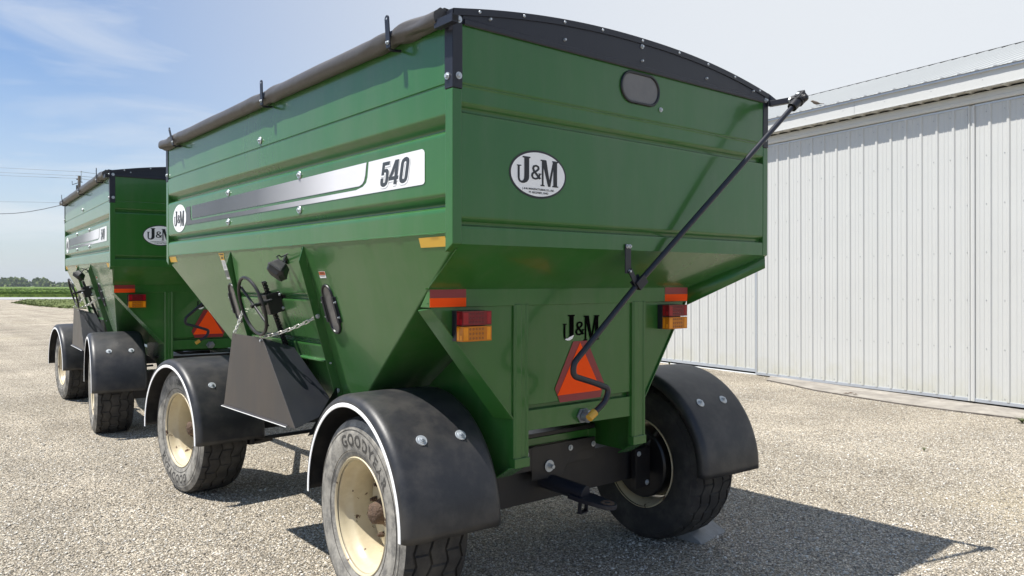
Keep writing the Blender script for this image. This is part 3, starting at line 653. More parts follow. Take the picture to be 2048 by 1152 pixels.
# sight windows
def window(o, u, vv, nrm, half, r, clips):
    o, u, vv, nrm = map(Vector, (o, u, vv, nrm)); u.normalize(); vv.normalize(); nrm.normalize()
    def ring(rr, h): return [o+nrm*h+u*(rr*math.cos(a))+vv*((half if math.sin(a) >= 0 else -half)+rr*math.sin(a)) for a in [2*PI*(i+0.5)/36 for i in range(36)]]
    mb = MB(); mb.poly(ring(r-0.008, 0.003)); g = mb.build('sight_window', GLASSG, wagon)
    mb = MB(); rs = [ring(r, 0.001), ring(r, 0.007), ring(r-0.004, 0.011), ring(r-0.012, 0.010), ring(r-0.015, 0.003)]
    vs = [p for q in rs for p in q]; mb.add(vs, [(a*36+i, a*36+(i+1)%36, (a+1)*36+(i+1)%36, (a+1)*36+i) for a in range(4) for i in range(36)])
    mb.build('window_gasket', INK, g, ang=50)
    if clips:
        for sg in (-1, 1):
            mb = MB(); c = o+u*sg*(r+0.004)+nrm*0.008
            mb.obox(c, u*0.011, vv*0.078, nrm*0.008); mb.obox(c+u*sg*0.008-nrm*0.0055, u*0.012, vv*0.078, nrm*0.0022)
            for k_ in (-0.045, 0.045): bolt(mb, c+u*sg*0.012-nrm*0.003+vv*k_, nrm, 0.005, 0.008, 1)
            mb.build('window_clip', [BLACKP, ZINC], g, bevel=0.001)
nS = Vector((-1,0,-K)).normalized(); dS = Vector((-K,0,1)).normalized()
window((hx(1.594), 1.376, 1.594), (0,1,0), dS, nS, 0.088, 0.064, True)
window((hx(1.594), 2.924, 1.594), (0,1,0), dS, nS, 0.088, 0.064, True)
window((1.223, -0.001, 2.790), (0,0,1), (1,0,0), (0,-1,0), 0.070, 0.086, False)
mb = MB(); bolt(mb, (1.392, -0.001, 2.702), (0,-1,0), 0.008, 0.013); mb.build('panel_bolt', ZINC, wagon)
# labels
def slab(y0_, y1_, z0_, z1_, bits, name):
    mb = MB(); o = Vector((hx(z1_), y1_, z1_))+nS*0.0012; u = Vector((0,-1,0)); vv = -dS; wd = y1_-y0_; ht = (z1_-z0_)*math.sqrt(1+K*K)
    art(mb, [[(0,0),(wd,0),(wd,ht),(0,ht)]], o, u, vv, 0)
    for a, b, c, d_, mi in bits: art(mb, [[(a*wd, b*ht), (c*wd, b*ht), (c*wd, d_*ht), (a*wd, d_*ht)]], o+nS*(0.0006+0.0003*mi), u, vv, mi)
    mb.build(name, [WHITE, REDS, YEL, INK, MGREY], wagon)
slab(1.337, 1.418, 1.776, 1.814, [(0.03,0.04,0.97,0.55,1),(0.2,0.14,0.85,0.22,3),(0.2,0.30,0.9,0.36,3),(0.15,0.66,0.85,0.74,3)], 'warning_label')
slab(2.885, 2.985, 1.940, 1.960, [(0.0,0.0,1,1,2),(0.1,0.3,0.9,0.7,3)], 'warning_label')
slab(2.900, 2.975, 1.835, 1.937, [(0.0,0.0,1,0.27,2),(0.2,0.06,0.8,0.18,3)]+[(0.1,0.34+0.09*i,0.9,0.37+0.09*i,4) for i in range(7)], 'warning_label')
slab(2.900, 2.965, 1.770, 1.832, [(0.0,0.0,1,0.75,4),(0.1,0.1,0.5,0.4,3),(0.55,0.3,0.9,0.65,0)], 'warning_label')

# --- discharge side: guides, door, gearbox, wheel, lamp, chute, chains
for yg, sg in ((1.530, 1), (2.740, 1)):
    mb = MB(); zt_, zl_ = 1.966, 0.985; p_ = 0.052; o_ = nS*p_
    def q(z, d): return Vector((hx(z), yg, z))+nS*d
    mb.prism([q(zt_, 0), q(1.888, p_), q(zl_, p_), q(zl_, 0)], (0, 0.006, 0))
    mb.prism([q(1.90, 0.010)+Vector((0,0.006,0)), q(1.90, 0.010)+Vector((0,0.045,0)), q(zl_, 0.010)+Vector((0,0.045,0)), q(zl_, 0.010)+Vector((0,0.006,0))], nS*0.005)
    for zz, wy in ((1.555, 0), (1.10, 0), (1.27, 1)): bolt(mb, q(zz, p_*0.55)+Vector((0,-0.0,0)), (0,-1,0), 0.006 if wy else 0.009, 0.006 if wy else 0.014, 1)
    for k_ in range(7):
        zz = 1.90-0.13*k_
        mb.tube([q(zz, 0.002)+Vector((0,-0.001,0)), q(zz-0.045, 0.002)+Vector((0,-0.001,0))], 0.003, 5)
    mb.build('door_guide', [GREEN, ZINC], wagon, bevel=0.0015)
mb = MB()
dp = support([(1.965, 0.001), (1.76, 0.026), (1.690, 0.028), (1.685, 0.027), (1.664, 0.006), (1.656, 0.006), (1.650, 0.026), (1.644, 0.028), (1.415, 0.030), (1.410, 0.029), (1.390, 0.008), (1.382, 0.008), (1.376, 0.028), (1.370, 0.030), (1.292, 0.030), (1.289, 0.050), (1.283, 0.052), (1.280, 0.016)])
ds = [Vector((hx(z), 0, z))+nS*d for z, d in dp]
mb.add([p+Vector((0,1.56,0)) for p in ds]+[p+Vector((0,2.72,0)) for p in ds], [(i, i+1, i+1+len(ds), i+len(ds)) for i in range(len(ds)-1)])
mb.prism([ds[-1]+Vector((0,1.56,0)), ds[-1]+Vector((0,2.72,0)), ds[-1]+Vector((0.06,2.72,0)), ds[-1]+Vector((0.06,1.56,0))], (0,0,-0.004))
mb.build('discharge_door', GREEN, wagon, ang=30)
# toothed rack and gearbox
yr = 2.10
mb = MB()
a_, b_ = Vector((hx(1.775), yr, 1.775))+nS*0.075, Vector((hx(1.22), yr, 1.22))+nS*0.04
ax = (b_-a_).normalized(); lat = Vector((0,1,0)); out_n = lat.cross(ax).normalized()
mb.obox((a_+b_)/2, ax*(b_-a_).length/2, lat*0.016, out_n*0.007)
for i in range(26):
    c = a_+ax*(0.012+i*0.021); mb.obox(c-lat*0.022, ax*0.006, lat*0.009, out_n*0.012)
mb.obox((a_+b_)/2-lat*0.010, ax*(b_-a_).length/2, lat*0.004, out_n*0.014)
rk = mb.build('door_rack', BLACKS, wagon, bevel=0.001)
mb = MB(); c = Vector((hx(1.637), 2.075, 1.637))+nS*0.062
U = lat; Vv = dS; Nn = nS
def gb(u_, v_, n_): return c+U*u_+Vv*v_+Nn*n_
# open-topped folded plate box
hu, hv, hn = 0.072, 0.066, 0.055
mb.obox(gb(0,0,hn), U*hu, Vv*hv, Nn*0.003); mb.obox(gb(-hu,0,0), U*0.003, Vv*hv, Nn*hn); mb.obox(gb(hu,0,0), U*0.003, Vv*hv, Nn*hn)
mb.obox(gb(0,-0.01,-hn+0.006), U*(hu+0.03), Vv*(hv-0.005), Nn*0.004)
for v_ in (-0.045, 0.045):
    bolt(mb, gb(-hu-0.003, v_, -0.030), -U, 0.007, 0.010, 1)
bolt(mb, gb(0.015, -0.005, hn+0.003), Nn, 0.010, 0.016, 1)
gx = mb.build('door_gearbox', [BLACKS, ZINC], wagon, bevel=0.0015)
# hand wheel on its shaft
hc = Vector((-0.135, 1.970, 1.600))+Vector((0,0,0))
mb = MB(); Rw = 0.185
mb.tube([hc+U*(Rw*math.cos(2*PI*i/56))+Vv*(Rw*math.sin(2*PI*i/56)) for i in range(56)], 0.0105, 10, closed=True)
mb.tube([hc-nS*0.012+U*Rw*math.cos(R(a))+Vv*Rw*math.sin(R(a)) for a in (42, 222)], 0.0085, 8)
mb.cyl(hc+nS*0.010, hc-nS*0.12, 0.012, 0.012, 12); mb.cyl(hc-nS*0.05, hc-nS*0.09, 0.019, 0.019, 12)
mb.cyl(hc-nS*0.09, hc-nS*0.13, 0.009, 0.009, 10)
mb.build('hand_wheel', BLACKS, wagon)
# work lamp
lc = Vector((-0.115, 1.625, 1.818)); mb = MB()
ln = Vector((-0.62, 0.10, -0.75)).normalized(); lu = ln.cross(Vector((0,0,1))).normalized(); lv = lu.cross(ln); q_ = R(-32); lu, lv = lu*math.cos(q_)+lv*math.sin(q_), lv*math.cos(q_)-lu*math.sin(q_)
def ringp(hw, hh, d, rr=0.28): 
    P = []
    for (sx_, sy_) in ((1,1),(-1,1),(-1,-1),(1,-1)):
        for k_ in ((0,1),(1,0)) if sx_*sy_ > 0 else ((1,0),(0,1)):
            P.append(lc+lu*(sx_*(hw-hh*rr*k_[0]))+lv*(sy_*(hh-hh*rr*k_[1]))+ln*d)
    return P
rg = [ringp(0.024, 0.020, -0.060), ringp(0.045, 0.036, -0.052), ringp(0.062, 0.052, -0.008), ringp(0.066, 0.056, -0.004), ringp(0.066, 0.056, 0.006), ringp(0.062, 0.052, 0.010), ringp(0.054, 0.044, 0.034), ringp(0.048, 0.038, 0.036)]
vs = [p for r_ in rg for p in r_]
mb.add(vs, [tuple(range(8))[::-1]]+[(a*8+i, a*8+(i+1)%8, (a+1)*8+(i+1)%8, (a+1)*8+i) for a in range(len(rg)-1) for i in range(8)]+[tuple(range(56, 64))])
lamp = mb.build('work_light', HOUSE, wagon, bevel=0.0015)
mb = MB(); mb.tube([lc-ln*0.05+lv*0.01, lc-ln*0.07+Vector((0.02,0.04,0.035)), (0.02, 1.80, 1.882)], 0.007, 8); mb.cyl((0.0,1.80,1.880),(0.03,1.80,1.875),0.014,0.014,10); mb.box((-0.02,1.785,1.862),(0.02,1.815,1.868))
mb.build('lamp_bracket', BLACKS, lamp)
mb = MB(); mb.tube([lc-ln*0.05, lc+Vector((0.01,0.04,0.085)), lc+Vector((0.05,0.10,0.095)), (-0.02,1.80,1.905), (0.015,1.76,1.93), (0.02,1.73,1.90)], 0.004, 6); mb.build('lamp_cable', INK, lamp)
# chute
xc = -0.078; P0 = [(xc, 2.650, 0.895), (xc, 1.470, 0.905), (xc, 1.955, 1.400), (xc, 2.480, 1.402)]
mb = MB(); mb.prism(P0, (0.004, 0, 0))
near = [(xc, 1.470, 0.905), (xc, 1.955, 1.400), (0.100, 1.895, 1.338), (0.205, 1.615, 1.045), (0.200, 1.545, 0.972)]
mbn = MB(); mbn.prism([(p[0]+0.001, p[1]-0.001, p[2]) for p in near], (0.003, 0.004, 0))
far = [(xc, 2.650, 0.895), (xc, 2.480, 1.402), (0.100, 2.465, 1.338), (0.205, 2.60, 1.045), (0.200, 2.63, 0.972)]
mb.prism(far, (0.003, -0.003, 0))
mb.prism([(xc-0.014, 2.655, 0.891), (xc-0.014, 1.56, 0.902), (xc-0.001, 1.56, 0.908), (xc-0.001, 2.655, 0.897)], (0, 0, 0.004))
mb.prism([(xc, 2.645, 0.893), (xc, 1.470, 0.903), (0.20, 1.545, 0.970), (0.20, 2.63, 0.968)], (0, 0, 0.003))
mb.cyl((xc-0.002, 1.975, 1.382), (xc-0.010, 1.975, 1.382), 0.008, 0.008, 10, 1)
chu = mb.build('discharge_chute', [GREYST, ZINC], wagon, bevel=0.001); mbn.build('chute_side', mat('dark_chute_side', (0.014,0.016,0.022), 0.42, var=0.2, vscale=5, dust=(0.04,0.038,0.036), dustamt=0.3, dscale=4), chu, bevel=0.001)
mb = MB(); mb.prism([(xc-0.015, 2.655, 0.889), (xc-0.015, 1.56, 0.900), (xc-0.015, 1.56, 0.904), (xc-0.015, 2.655, 0.893)], (-0.003, 0, 0)); mb.build('chute_lip', WHITE, chu)
# black side stop plate behind the rear corner of the chute
mb = MB(); mb.prism([(0.20, 1.50, 1.12), (0.24, 1.52, 0.86), (-0.02, 1.43, 0.86)], (0.003, 0.004, 0)); mb.build('chute_stop', BLACKS, chu)
def chain(a, b, sag, n):
    a, b = Vector(a), Vector(b); pts = [a.lerp(b, t/n)-Vector((0,0,sag*4*(t/n)*(1-t/n))) for t in range(n+1)]
    mb = MB()
    for i in range(n):
        p, q = pts[i], pts[i+1]; d = (q-p).normalized(); h = (q-p).length*0.5+0.0050
        s_ = d.orthogonal().normalized(); s_ = (s_ if i % 2 else d.cross(s_)); c = (p+q)/2; r = 0.0095; loop = []
        for t in range(16):
            a_ = 2*PI*t/16; cx = (h-r)*(1 if math.cos(a_) > 0 else -1)+r*math.cos(a_); loop.append(c+d*cx+s_*(r*math.sin(a_)))
        mb.tube(loop, 0.0032, 6, closed=True)
    return mb
chain((hx(1.555)-0.03, 1.525, 1.548), (xc-0.006, 1.965, 1.405), 0.018, 13).build('chute_chain', CHAINM, wagon)
chain((hx(1.555)-0.03, 2.735, 1.548), (xc-0.006, 2.425, 1.408), 0.010, 9).build('chute_chain', CHAINM, wagon)

# --- crank rod for the tarp
J = Vector((2.470, -0.205, 2.888)); C1 = Vector((1.205, -0.005, 1.747)); B1 = Vector((0.800, 0.030, 1.352))
def smooth_path(P, r_, n=6):
    out_ = [Vector(P[0])]
    for i in range(1, len(P)-1):
        a, b, c = Vector(P[i-1]), Vector(P[i]), Vector(P[i+1]); rr = min(r_, (a-b).length*0.45, (c-b).length*0.45)
        p, q = b+(a-b).normalized()*rr, b+(c-b).normalized()*rr
        out_ += [p*(1-t)**2+2*b*t*(1-t)+q*t*t for t in [k/n for k in range(n+1)]]
    return out_+[Vector(P[-1])]
rod = smooth_path([J, C1, (0.762, 0.030, 1.345), (0.762, 0.032, 1.282), (0.915, 0.030, 1.235), (1.018, 0.028, 1.198), (0.995, 0.028, 1.135), (0.906, 0.030, 1.078)], 0.055, 8)
mb = MB(); mb.tube(rod, 0.0155, 12); cr = mb.build('tarp_crank', BLACKP, wagon)
e1, e0 = rod[-1], rod[-2]; dd = (e1-e0).normalized()
mb = MB(); mb.cyl(e1-dd*0.012, e1+dd*0.040, 0.0205, 0.0195, 14); mb.build('crank_grip', BRASS, cr)
# joint at the top of the rod, yoke and arm from the roll tube
mb = MB(); dj = (C1-J).normalized(); ar = Vector((2.446, -0.01, 2.885)); da = (J-ar).normalized()
mb.cyl(J+dj*0.095, J+dj*0.02, 0.030, 0.032, 14); mb.cyl(J+dj*0.03, J-dj*0.035, 0.040, 0.036, 8)
for s_ in (-1, 1):
    mb.obox(J+dj.cross(da).normalized()*s_*0.026, dj*0.040, da*0.022, dj.cross(da).normalized()*0.008)
mb.cyl(J-da*0.050, J+da*0.030, 0.027, 0.031, 8); mb.sphere(J+da*0.032, 0.024, 10)
mb.cyl(J-dj.cross(da).normalized()*0.042, J+dj.cross(da).normalized()*0.042, 0.012, 0.012, 10, 1)
mb.cyl(J-da*0.065-dj*0.0, J-da*0.05, 0.022, 0.022, 8, 1)
mb.build('universal_joint', [BLACKS, ZINC], cr, bevel=0.002)
mb = MB(); mid = (ar+J-da*0.06)/2; up_ = Vector((0,0,1)); sd_ = da.cross(up_).normalized()
mb.obox(mid, da*((J-da*0.06-ar).length/2), sd_*0.017, da.cross(sd_).normalized()*0.017)
mb.prism([(2.443,-0.004,2.955),(2.443,-0.004,2.87),(2.475,-0.06,2.895)], (0.004,0,0))
mb.build('crank_arm', BLACKP, cr, bevel=0.002)
# bracket that holds the rod
mb = MB(); mb.box((1.103, -0.009, 1.800), (1.147, -0.003, 1.955))
for x in (1.116, 1.136): bolt(mb, (x, -0.009, 1.944), (0,-1,0), 0.007, 0.011, 1)
bolt(mb, (1.134, -0.009, 1.812), (0,-1,0), 0.007, 0.010, 1)
mb.obox((1.162, -0.014, 1.776), Vector((0.030,0,-0.042)), Vector((0.012,0,0.010)), (0,0.004,0))
mb.build('rod_bracket', [BLACKP, ZINC], wagon, bevel=0.001)
mb = MB(); dr = (C1-J).normalized(); sd2 = dr.cross(Vector((0,1,0))).normalized(); fw2 = dr.cross(sd2).normalized()
cc = C1-dr*0.012
mb.obox(cc+fw2*0.022, dr*0.034, sd2*0.026, fw2*0.005); mb.obox(cc-fw2*0.022, dr*0.034, sd2*0.026, fw2*0.005); mb.obox(cc+sd2*0.022, dr*0.034, sd2*0.005, fw2*0.026)
mb.build('rod_clamp', BLACKP, wagon, bevel=0.002)

# --- running gear
mb = MB()
mb.box((0.66, 0.62, 0.845), (1.52, 0.76, 0.868)); 
mb.box((0.30, 0.66, 0.455), (2.02, 0.86, 0.700)); mb.box((0.66, 0.60, 0.66), (1.50, 0.66, 0.792)); mb.prism([(0.98,0.598,0.795),(1.50,0.598,0.795),(1.50,0.598,0.735),(1.28,0.598,0.70),(1.22,0.598,0.60),(0.98,0.598,0.60)], (0,0.004,0))
mb.box((1.88, 0.60, 0.40), (2.02, 0.64, 0.66)); mb.box((0.40, 0.60, 0.40), (0.54, 0.64, 0.66))
mb.cyl((0.38, 0.86, 0.52), (2.10, 0.76, 0.52), 0.06, 0.06, 16)
for x, z in ((0.936, 0.762), (1.286, 0.754), (1.481, 0.752), (1.905, 0.628), (1.985, 0.43)): bolt(mb, (x, 0.596, z), (0,-1,0), 0.011, 0.018, 1)
bolt(mb, (1.112, 0.594, 0.671), (0,-1,0), 0.018, 0.036, 1); mb.cyl((1.112,0.585,0.671), (1.112,0.555,0.671), 0.012, 0.012, 10, 1)
mb.build('rear_axle', [BLACKS, ZINC], wagon, bevel=0.003)
mb = MB(); mb.box((0.66, 0.625, 0.797), (1.50, 0.74, 0.842)); mb.box((1.46, 0.62, 0.74), (1.53, 0.80, 0.842)); mb.build('cross_member', GREEN, wagon, bevel=0.003)
for xa in (0.66, 1.50): mb = MB(); mb.box((xa, 0.77, 0.80), (xa+0.08, 3.9, 0.90)); mb.build('chassis_rail', GREEN, wagon, bevel=0.003)
for ya in (1.6, 2.6): mb = MB(); mb.box((0.742, ya, 0.83), (1.498, ya+0.08, 0.93)); mb.build('chassis_rail', GREEN, wagon, bevel=0.003)
mb = MB(); mb.box((0.28, 3.84, 0.46), (2.18, 4.00, 0.62)); mb.box((0.60, 3.80, 0.62), (1.66, 4.04, 0.80)); mb.cyl((0.3,3.93,0.52),(2.14,3.93,0.52),0.06,0.06,14); mb.build('front_axle', BLACKS, wagon, bevel=0.003)
mb = MB(); mb.box((1.12, 0.8, 0.60), (1.26, 4.1, 0.74)); mb.build('reach_pole', BLACKS, wagon, bevel=0.003)
mb = MB(); mb.tube([(0.42,3.62,0.44),(0.55,3.50,0.45),(1.15,3.45,0.47)], 0.016, 8); mb.tube([(0.34,3.70,0.42),(0.50,3.54,0.42),(0.62,3.50,0.44)], 0.022, 8); mb.cyl((0.46,3.56,0.40),(0.46,3.56,0.48),0.035,0.035,12); mb.build('tie_rod', BLACKS, wagon)
mb = MB(); mb.tube([(1.19, 4.0, 0.58), (1.20, 5.0, 0.55), (1.21, 6.42, 0.50)], 0.05, 12); mb.tube([(0.75, 4.0, 0.56), (1.18, 4.9, 0.555)], 0.03, 8); mb.tube([(1.65, 4.0, 0.56), (1.22, 4.9, 0.555)], 0.03, 8); mb.build('tongue', BLACKS, wagon)
# rear hitch: tube, flat clevis, hanging loop
mb = MB(); h0, h1 = Vector((1.115, 0.70, 0.580)), Vector((1.195, 0.375, 0.536)); dh = (h1-h0).normalized()
mb.cyl(h0-dh*0.1, h1, 0.047, 0.047, 22); mb.cyl(h0-dh*0.12, h0+dh*0.02, 0.060, 0.056, 22)
sh = dh.cross(Vector((0,0,1))).normalized(); uh = sh.cross(dh).normalized()
E_ = Vector((1.226, 0.233, 0.512)); c0 = Vector((1.180, 0.455, 0.536)); d2 = (E_-c0).normalized(); s2 = d2.cross(Vector((0,0,1))).normalized(); u2 = s2.cross(d2).normalized()
tip = E_; uh = u2
mb.prism([c0+s2*0.066, c0+d2*0.10+s2*0.070]+[tip+s2*0.054*math.cos(t)+d2*0.054*math.sin(t) for t in [PI*i/12 for i in range(13)]]+[c0+d2*0.10-s2*0.070, c0-s2*0.066], -u2*0.026)
lp = c0+d2*0.07-u2*0.026
mb.obox(lp-u2*0.036-s2*0.034, d2*0.012, s2*0.004, u2*0.038); mb.obox(lp-u2*0.036+s2*0.034, d2*0.012, s2*0.004, u2*0.038); mb.obox(lp-u2*0.074, d2*0.018, s2*0.038, u2*0.004)
hit = mb.build('rear_hitch', BLACKP, wagon, bevel=0.003)
mb = MB(); mb.cyl(tip+uh*0.0004, tip+uh*0.0022, 0.040, 0.037, 24, 0); mb.cyl(tip+uh*0.0022, tip+uh*0.0032, 0.014, 0.014, 16, 1); mb.build('hitch_eye', [RUST, DARKG], hit)

# --- wheels
RT, WT = 0.53, 0.405
LS = -1
def make_wheel():
    mb = MB()
    # dish: disc with hand holes suggested by nuts
    prof = [(0.200, 0.05), (0.200, 0.115), (0.205, 0.15), (0.205, 0.205), (0.212, 0.232), (0.235, 0.250)]
    mb.lathe(prof, n=56)
    for i in range(10):
        a = 2*PI*i/10+0.15; c = Vector((0.203, 0.1675*math.cos(a), 0.1675*math.sin(a)))
        mb.cyl(c, c-Vector((0.022,0,0)), 0.0165, 0.0155, 6, 1); mb.cyl(c-Vector((0.022,0,0)), c-Vector((0.036,0,0)), 0.009, 0.009, 8, 1)
    wh = mb.build('wheel', [RIM, RUST], None)
    mb = MB()
    rp = [(0.028, 0.296), (0.020, 0.300), (0.017, 0.307), (0.022, 0.311), (0.030, 0.309), (0.034, 0.303), (0.036, 0.292), (0.060, 0.284), (0.085, 0.281), (0.10, 0.268), (0.12, 0.262), (0.235, 0.258), (0.300, 0.262), (0.33, 0.280), (0.365, 0.292), (0.375, 0.305), (0.385, 0.307), (0.388, 0.300)]
    mb.lathe(rp, n=80); mb.lathe([(h, r+0.006) for h, r in rp[10:14]][::-1], n=60)
    rp2 = rp[5:12]; 
    mb.build('rim', RIM, wh, ang=45)
    mb = MB()
    for r_, h0_, h1_, n_ in ((0.085, 0.235, 0.165, 24),):
        mb.lathe([(0.205, 0.088), (0.175, 0.082), (0.160, 0.070), (0.125, 0.060), (0.100, 0.054), (0.090, 0.036), (0.088, 0.0)], n=36)
    mb2 = MB(); mb2.lathe([(0.240, 0.02), (0.240, 0.225), (0.248, 0.236), (0.375, 0.238), (0.388, 0.228), (0.396, 0.09), (0.46, 0.075), (0.50, 0.06)], n=40); mb2.build('brake_drum', BLACKS, wh)
    for v_i, v_ in enumerate(mb.v):
        k_ = 1+0.10*pnoise(Vector(v_)*22); mb.v[v_i] = (v_[0]+0.006*pnoise(Vector(v_)*30+Vector((3,1,2))), v_[1]*k_, v_[2]*k_)
    mb.build('hub', RUST, wh, ang=60)
    # tyre
    mb = MB(); side = [(0.034, 0.300), (0.022, 0.312), (0.016, 0.328), (0.012, 0.345), (0.006, 0.370), (0.001, 0.400), (0.000, 0.425), (0.003, 0.450), (0.009, 0.470), (0.0085, 0.474), (0.012, 0.476), (0.018, 0.492), (0.027, 0.506)]
    mb.lathe(side, n=96, m=1); mb.lathe([(WT-h, r) for h, r in side][::-1], n=96, m=0)  # inner wall takes the darker rubber: its shade is put into the colour
    edge = 0.027; inner = WT-2*edge; gro = [0.13, 0.37, 0.63, 0.87]; cols_ = [(0.0, 0.0, 0.0)]
    for g in gro: cols_ += [(g-0.022, 0, 1), (g-0.012, 0.014, 1), (g+0.012, 0.014, 1), (g+0.022, 0, 1)]
    for t in (0.25, 0.5, 0.75): cols_ += [(t, 0, 1)]
    cols_ += [(0.045, 0, 0.0), (0.955, 0, 0.0), (1.0, 0.0, 0.0)]
    cols_.sort(); nc = len(cols_); vs = []
    fr_ = [0.0, 0.045, 0.075, 0.12, 0.28, 0.44, 0.5, 0.545, 0.575, 0.62, 0.78, 0.92]; NP = 24; nA = NP*len(fr_)
    for i in range(nA):
        k_ = i % len(fr_); ph = fr_[k_]; a = 2*PI*(i//len(fr_)+ph)/NP; tri = 4*abs(ph-0.5)-1
        for u_, dep, zz in cols_:
            x = edge+inner*u_+0.0105*tri*zz; t = (u_-0.5)*2
            r = RT-0.012*t*t-0.012*max(0, abs(t)-0.86)/0.14-dep
            if u_ in (0.0, 1.0): r = 0.506
            rib = sum(1 for g in gro if u_ > g); cut = (k_ in (1, 2) and rib % 2 == 0) or (k_ in (7, 8) and rib % 2 == 1)
            if cut and dep == 0 and 0.0 < u_ < 1.0: r -= 0.009
            vs.append((x, r*math.cos(a), r*math.sin(a)))
    fs = []
    for i in range(nA):
        A = i*nc; B = ((i+1)%nA)*nc
        for j in range(nc-1): fs.append((A+j, B+j, B+j+1, A+j+1))
    mb.add(vs, fs, 0)
    # outer wall is seen from -X with +Y to the left: angle grows towards the viewer's left, so text advances with falling angle
    def wrapv(txt, size, rmid, cdeg, bold, sp):
        vs, fs = text_mesh(txt, size, bold, 0.0, sp); q = []
        for x, y, z in vs:
            ang = R(cdeg)-x/rmid*LS; rr = rmid+(y-size*0.35); xs_ = 0
            for k_ in range(len(side)-1):
                if side[k_][1] <= rr <= side[k_+1][1]:
                    t = (rr-side[k_][1])/(side[k_+1][1]-side[k_][1]); xs_ = side[k_][0]*(1-t)+side[k_+1][0]*t
            q.append((xs_-0.0016, rr*math.cos(ang), rr*math.sin(ang)))
        mb.add(q, fs, 2)
    wrapv("GOODYEAR", 0.092, 0.402, 106, 0.0024, 1.22)
    wrapv("L386", 0.062, 0.405, 282, 0.0014, 1.05)
    # fine raised rings
    for r0 in (0.345, 0.455):
        mb.lathe([(0.0095 if r0 < 0.4 else 0.0015, r0), (0.0075 if r0 < 0.4 else 0.0005, r0+0.0015), (0.0095 if r0 < 0.4 else 0.004, r0+0.003)], n=96, m=2)
    mb.build('tyre', [RUBBER, SIDEW, LETTER], wh, ang=32)
    return wh
def dup(o, parent=None, depth=0):
    c = o.copy(); col.objects.link(c)
    if parent is not None: c.parent = parent
    for chd in list(o.children): dup(chd, c, depth+1)
    return c
def make_fender():
    n = 56; x0, x1 = -0.034, 0.520; sec = []
    sec += [(x0, 0.556), (x0, 0.574)]
    sec += [(x0+0.050*(1-math.cos(t)), 0.574+0.040*math.sin(t)) for t in [PI/2*i/7 for i in range(1, 8)]]
    sec += [(0.10, 0.6165), (0.22, 0.618), (0.34, 0.617), (0.46, 0.615)]
    sec += [(x1-0.040*(1-math.cos(t)), 0.574+0.040*math.sin(t)) for t in [PI/2*i/6 for i in range(6, -1, -1)]]
    sec += [(x1, 0.550)]
    mb = MB(); mb.lathe(sec, n=n, a0=R(-1), a1=R(181), c=(0,0.0,0.030))
    # folded rear and front hem
    f = mb.build('fender', PLASTIC, None, ang=50, solid=0.007)
    mb = MB(); mb.lathe([(x0-0.0040, 0.549), (x0-0.0065, 0.552), (x0-0.0065, 0.568), (x0-0.0035, 0.572)], n=64, a0=R(-1), a1=R(181), c=(0,0,0.030)); mb.build('white_trim', WHITE, f)
    for a in (44,):
        for x in (0.145, 0.372):
            mb = MB(); ra = R(180-a)
            # rear face of the crown is towards -Y
            nn = Vector((0, math.cos(ra), math.sin(ra))); p = Vector((x, 0, 0.030))+nn*0.6215
            mb.cyl(p, p+nn*0.004, 0.030, 0.028, 28); mb.cyl(p+nn*0.004, p+nn*0.007, 0.019, 0.017, 24); mb.cyl(p+nn*0.007, p+nn*0.015, 0.011, 0.011, 6); mb.cyl(p+nn*0.015, p+nn*0.021, 0.006, 0.006, 8)
            mb.build('washer_bolt', ZINC, f, ang=22)
    for sy in (-1, 1):
        mb = MB(); mb.tube([(0.26,sy*0.32,0.55),(0.36,sy*0.15,0.30),(0.50,sy*0.02,0.06)], 0.018, 8); mb.build('fender_bracket', BLACKS, f)
    return f
wh0 = make_wheel(); fe0 = make_fender()
ZC_ = 0.515
spots = [((0.000, 0.890, ZC_), R(-3.2), 0, 0.0, (0,0,0)), ((2.485, 0.745, ZC_), R(180-3.2), 1, 0.0, (0.06,-0.03,0.0)), ((-0.020, 3.945, ZC_), R(4.0), 0, R(176), (-0.03,0,-0.055)), ((2.470, 4.050, ZC_), R(180+4.0), 1, R(40), (0,0,0))]
for i, (loc, rz, side_r, roll_, fo) in enumerate(spots):
    a = wh0 if i == 0 else dup(wh0); a.parent = wagon; a.location = loc; a.rotation_euler = Euler((roll_, 0, 0)).to_matrix().to_euler()
    a.rotation_euler = (Matrix.Rotation(rz, 3, 'Z') @ Matrix.Rotation(roll_, 3, 'X')).to_euler()
    b = fe0 if i == 0 else dup(fe0); b.parent = wagon; b.location = Vector(loc)+Vector(fo); b.rotation_euler = (0, 0, rz)
    if side_r:
        for chd in b.children:
            if chd.name.startswith('washer_bolt'):
                chd.rotation_euler = (0, 0, PI); chd.location = (0.52, 0, 0)

tag(wagon, 'large green grain wagon nearest the camera, with the whole orange triangle on its end', 'grain wagon', 'green grain wagons hitched in line on the gravel')
w2 = dup(wagon)
w2.location = (-0.0044, 6.3386, -0.0156); w2.rotation_euler = (R(0.2076), 0, R(-3.8313))
for chd in w2.children:   # its running gear sits a little to the left under the box
    if chd.name.split('.')[0] in ('wheel', 'fender', 'rear_axle', 'front_axle', 'reach_pole', 'tie_rod'): chd.location.x -= 0.075
tag(w2, 'second green grain wagon, partly hidden behind the front of the nearer one, at far left', 'grain wagon')

